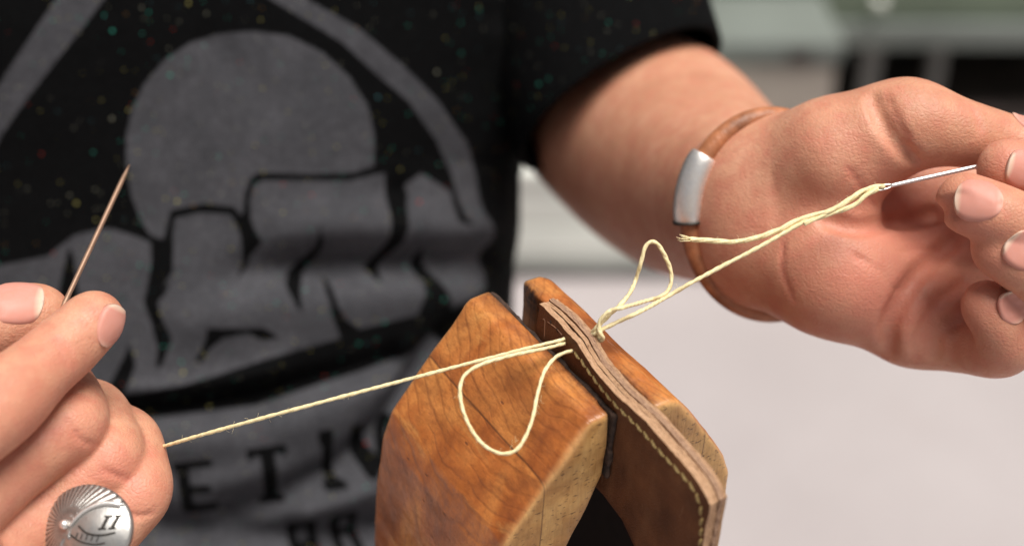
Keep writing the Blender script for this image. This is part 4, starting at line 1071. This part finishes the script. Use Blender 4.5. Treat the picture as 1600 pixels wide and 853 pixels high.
# ---------------------------------------------------------------- thread
hole = loc2cam(plane_local(880, 530, -0.0012)); hole2 = loc2cam(plane_local(894, 548, -0.0012))
hd, hd2 = hole[2], hole2[2]
th = thing('thread', 'cream waxed thread passed through the leather and looped on both sides', 'thread', W(hole))
R_T = 0.00058
def strand(name, pts, R=R_T, plies=2, pitch=.0068, loose=0, seed=0):
    p = spline(np.array([CP(*q) if not isinstance(q, np.ndarray) else q for q in pts]), 0.00035)
    v, f = twisted(p, R, plies, pitch, 6, loose, seed); return obj(name, W(v), f, THREAD, th)
strand('thread_strand', [loc2cam(plane_local(884, 528.5, -.0030)), CP(874, 532, hd - .0012), CP(840, 540, hd - .003), (700, 576, .409), (480, 634, .408), (330, 675, .415), (262, 695, .423), (240, 702, .429), (210, 712, .436), (185, 725, .441)], seed=1)
strand('thread_loop', [loc2cam(plane_local(884, 536, -.0030)), CP(876, 538, hd - .0010), CP(848, 545, hd - .0035), (800, 555, hd - .008), (755, 568, hd - .012), (728, 584, hd - .014), (719, 605, hd - .0155), (722, 635, hd - .017), (735, 668, hd - .018), (755, 694, hd - .0185), (782, 708, hd - .019), (806, 703, hd - .019), (822, 680, hd - .018), (833, 650, hd - .016), (840, 615, hd - .0125), (850, 582, hd - .009), (866, 560, hd - .005), (882, 551, hd2 - .0018), loc2cam(plane_local(892, 548.5, -.0012)), loc2cam(plane_local(897, 549, -.0030))], seed=2)
# far side of the leather
rp0 = plane_local(930, 512, -0.0090); hR = loc2cam(rp0); dR = hR[2]
strand('thread_strand', [CP(925, 524, dR + .001), CP(934, 518, dR - .0005), (965, 503, dR - .001), (1000, 487, dR - .002), (1040, 465, .424), (1080, 442, .424), (1130, 415, .425), (1190, 384, .4255), (1250, 350, .4258), (1300, 327, .426), (1345, 305, .4262), (1372, 294, .4262), (1382, 291, .4262)], 0.00066, seed=3)
strand('thread_loop', [CP(926, 519, dR + .001), CP(934, 510, dR - .001), (952, 492, dR - .001), (975, 470, dR - .001), (990, 446, .425), (1001, 412, .424), (1008, 387, .4235), (1017, 378, .4235), (1028, 382, .424), (1040, 402, .425), (1049, 428, .426), (1046, 450, .426), (1033, 463, .4255), (1010, 470, .425), (975, 480, dR - .0022), (955, 485, dR - .0035), (942, 495, dR - .003), (936, 508, dR - .002), (938, 520, dR - .002), (942, 528, dR - .001), (939, 532, dR), (934, 527, dR + .001), (930, 520, dR + .003)], 0.00066, seed=4)
strand('thread_tail', [(1382, 291, .4258), (1368, 292, .4255), (1345, 300, .4252), (1318, 318, .4248), (1296, 330, .4250), (1275, 335, .4256), (1245, 345, .4262), (1215, 360, .4260), (1180, 372, .4262), (1145, 378, .4264), (1110, 376, .4265), (1078, 374, .4265)], R_T * 1.25, 3, .016, 0.15, 5)
strand('thread_tail', [(1372, 295, .4250), (1352, 306, .4246), (1336, 320, .4246), (1316, 328, .4250), (1296, 334, .4254), (1272, 343, .4254), (1256, 350, .4256)], R_T * 1.1, 3, .018, 0.25, 6)
fz = []; rg2 = np.random.default_rng(3)
for k in range(16):
    s0 = CP(1082, 374 + rg2.uniform(-2.5, 2.5), .4265 + rg2.uniform(-.0004, .0004)); s1 = CP(1056 + rg2.uniform(0, 12), 373 + rg2.uniform(-8, 7), .4265 + rg2.uniform(-.002, .002))
    fz.append(tube(spline([s0, (s0 + s1) / 2 + rg2.uniform(-.0004, .0004, 3), s1], .001), np.linspace(.00018, .00008, len(spline([s0, (s0 + s1) / 2, s1], .001))), 4))
v, f = join(fz); o = obj('frayed_end', W(v), f, THREAD, th)

fz = []; rg3 = np.random.default_rng(5)
def fuzz(pts, n):
    p = spline(np.array([CP(*q) for q in pts]), .0005)
    for _ in range(n):
        a = p[rg3.integers(0, len(p))]; d = nrm(rg3.normal(size=3)); e = nrm(rg3.normal(size=3)); L = rg3.uniform(.0010, .0026)
        q = np.array([a, a + d * L * .5, a + d * L * .8 + e * L * .3]); fz.append(tube(spline(q, L / 3), .000035, 3))
fuzz([(860, 536, .416), (700, 576, .409), (480, 634, .408), (330, 675, .415), (270, 692, .421)], 46)
fuzz([(848, 545, hd - .0035), (755, 568, hd - .012), (719, 605, hd - .0155), (735, 668, hd - .018), (782, 708, hd - .019), (833, 650, hd - .016), (866, 560, hd - .005)], 46)
fuzz([(965, 503, dR), (1080, 442, .424), (1250, 350, .4258), (1372, 294, .4262)], 60)
fuzz([(1080, 374, .4265), (1180, 372, .4262), (1290, 330, .4250), (1350, 303, .4250)], 50)
v, f = join(fz); tag(obj('stray_fibres', W(v), f, THREAD, th), kind='stuff')

# ---------------------------------------------------------------- needles
def needle(a, b, r, label, mat, eye=True):
    a = np.asarray(a); b = np.asarray(b); T = nrm(b - a); L = np.linalg.norm(b - a)
    o = thing('needle', label, 'needle', W(a), group='harness needles')
    side = nrm(np.cross(T, [0, 0, 1]))
    s = np.linspace(0, 1, 40); start = 0.11 if eye else 0.0
    ss = start + (1 - start) * s; rr = r * np.minimum(1, (1 - ss) * 7 + 0.35) * (0.8 + 0.2 * np.minimum(1, s * 6))
    v, f = tube(a + T * (ss * L)[:, None], rr, 12); obj('shaft', W(v), f, mat, o)
    if eye:
        t = np.linspace(0, 2 * math.pi, 60, endpoint=False); c = a + T * L * 0.062
        v, f = tube(c + T * (np.cos(t) * L * .062)[:, None] + side * (np.sin(t) * r * 0.95)[:, None], r * 0.42, 8, closed=True); obj('eye', W(v), f, mat, o)
    return o
needle(CP(1366, 296, .4258), CP(1590, 246, .4290), .00068, 'bright steel needle between the thumb and fingertips of the open palm', STEEL)
needle(CP(70, 540, .4060), CP(202, 258, .4560), .00078, 'brownish thin needle sticking up from the pinched thumb and index finger', STEEL2, False)
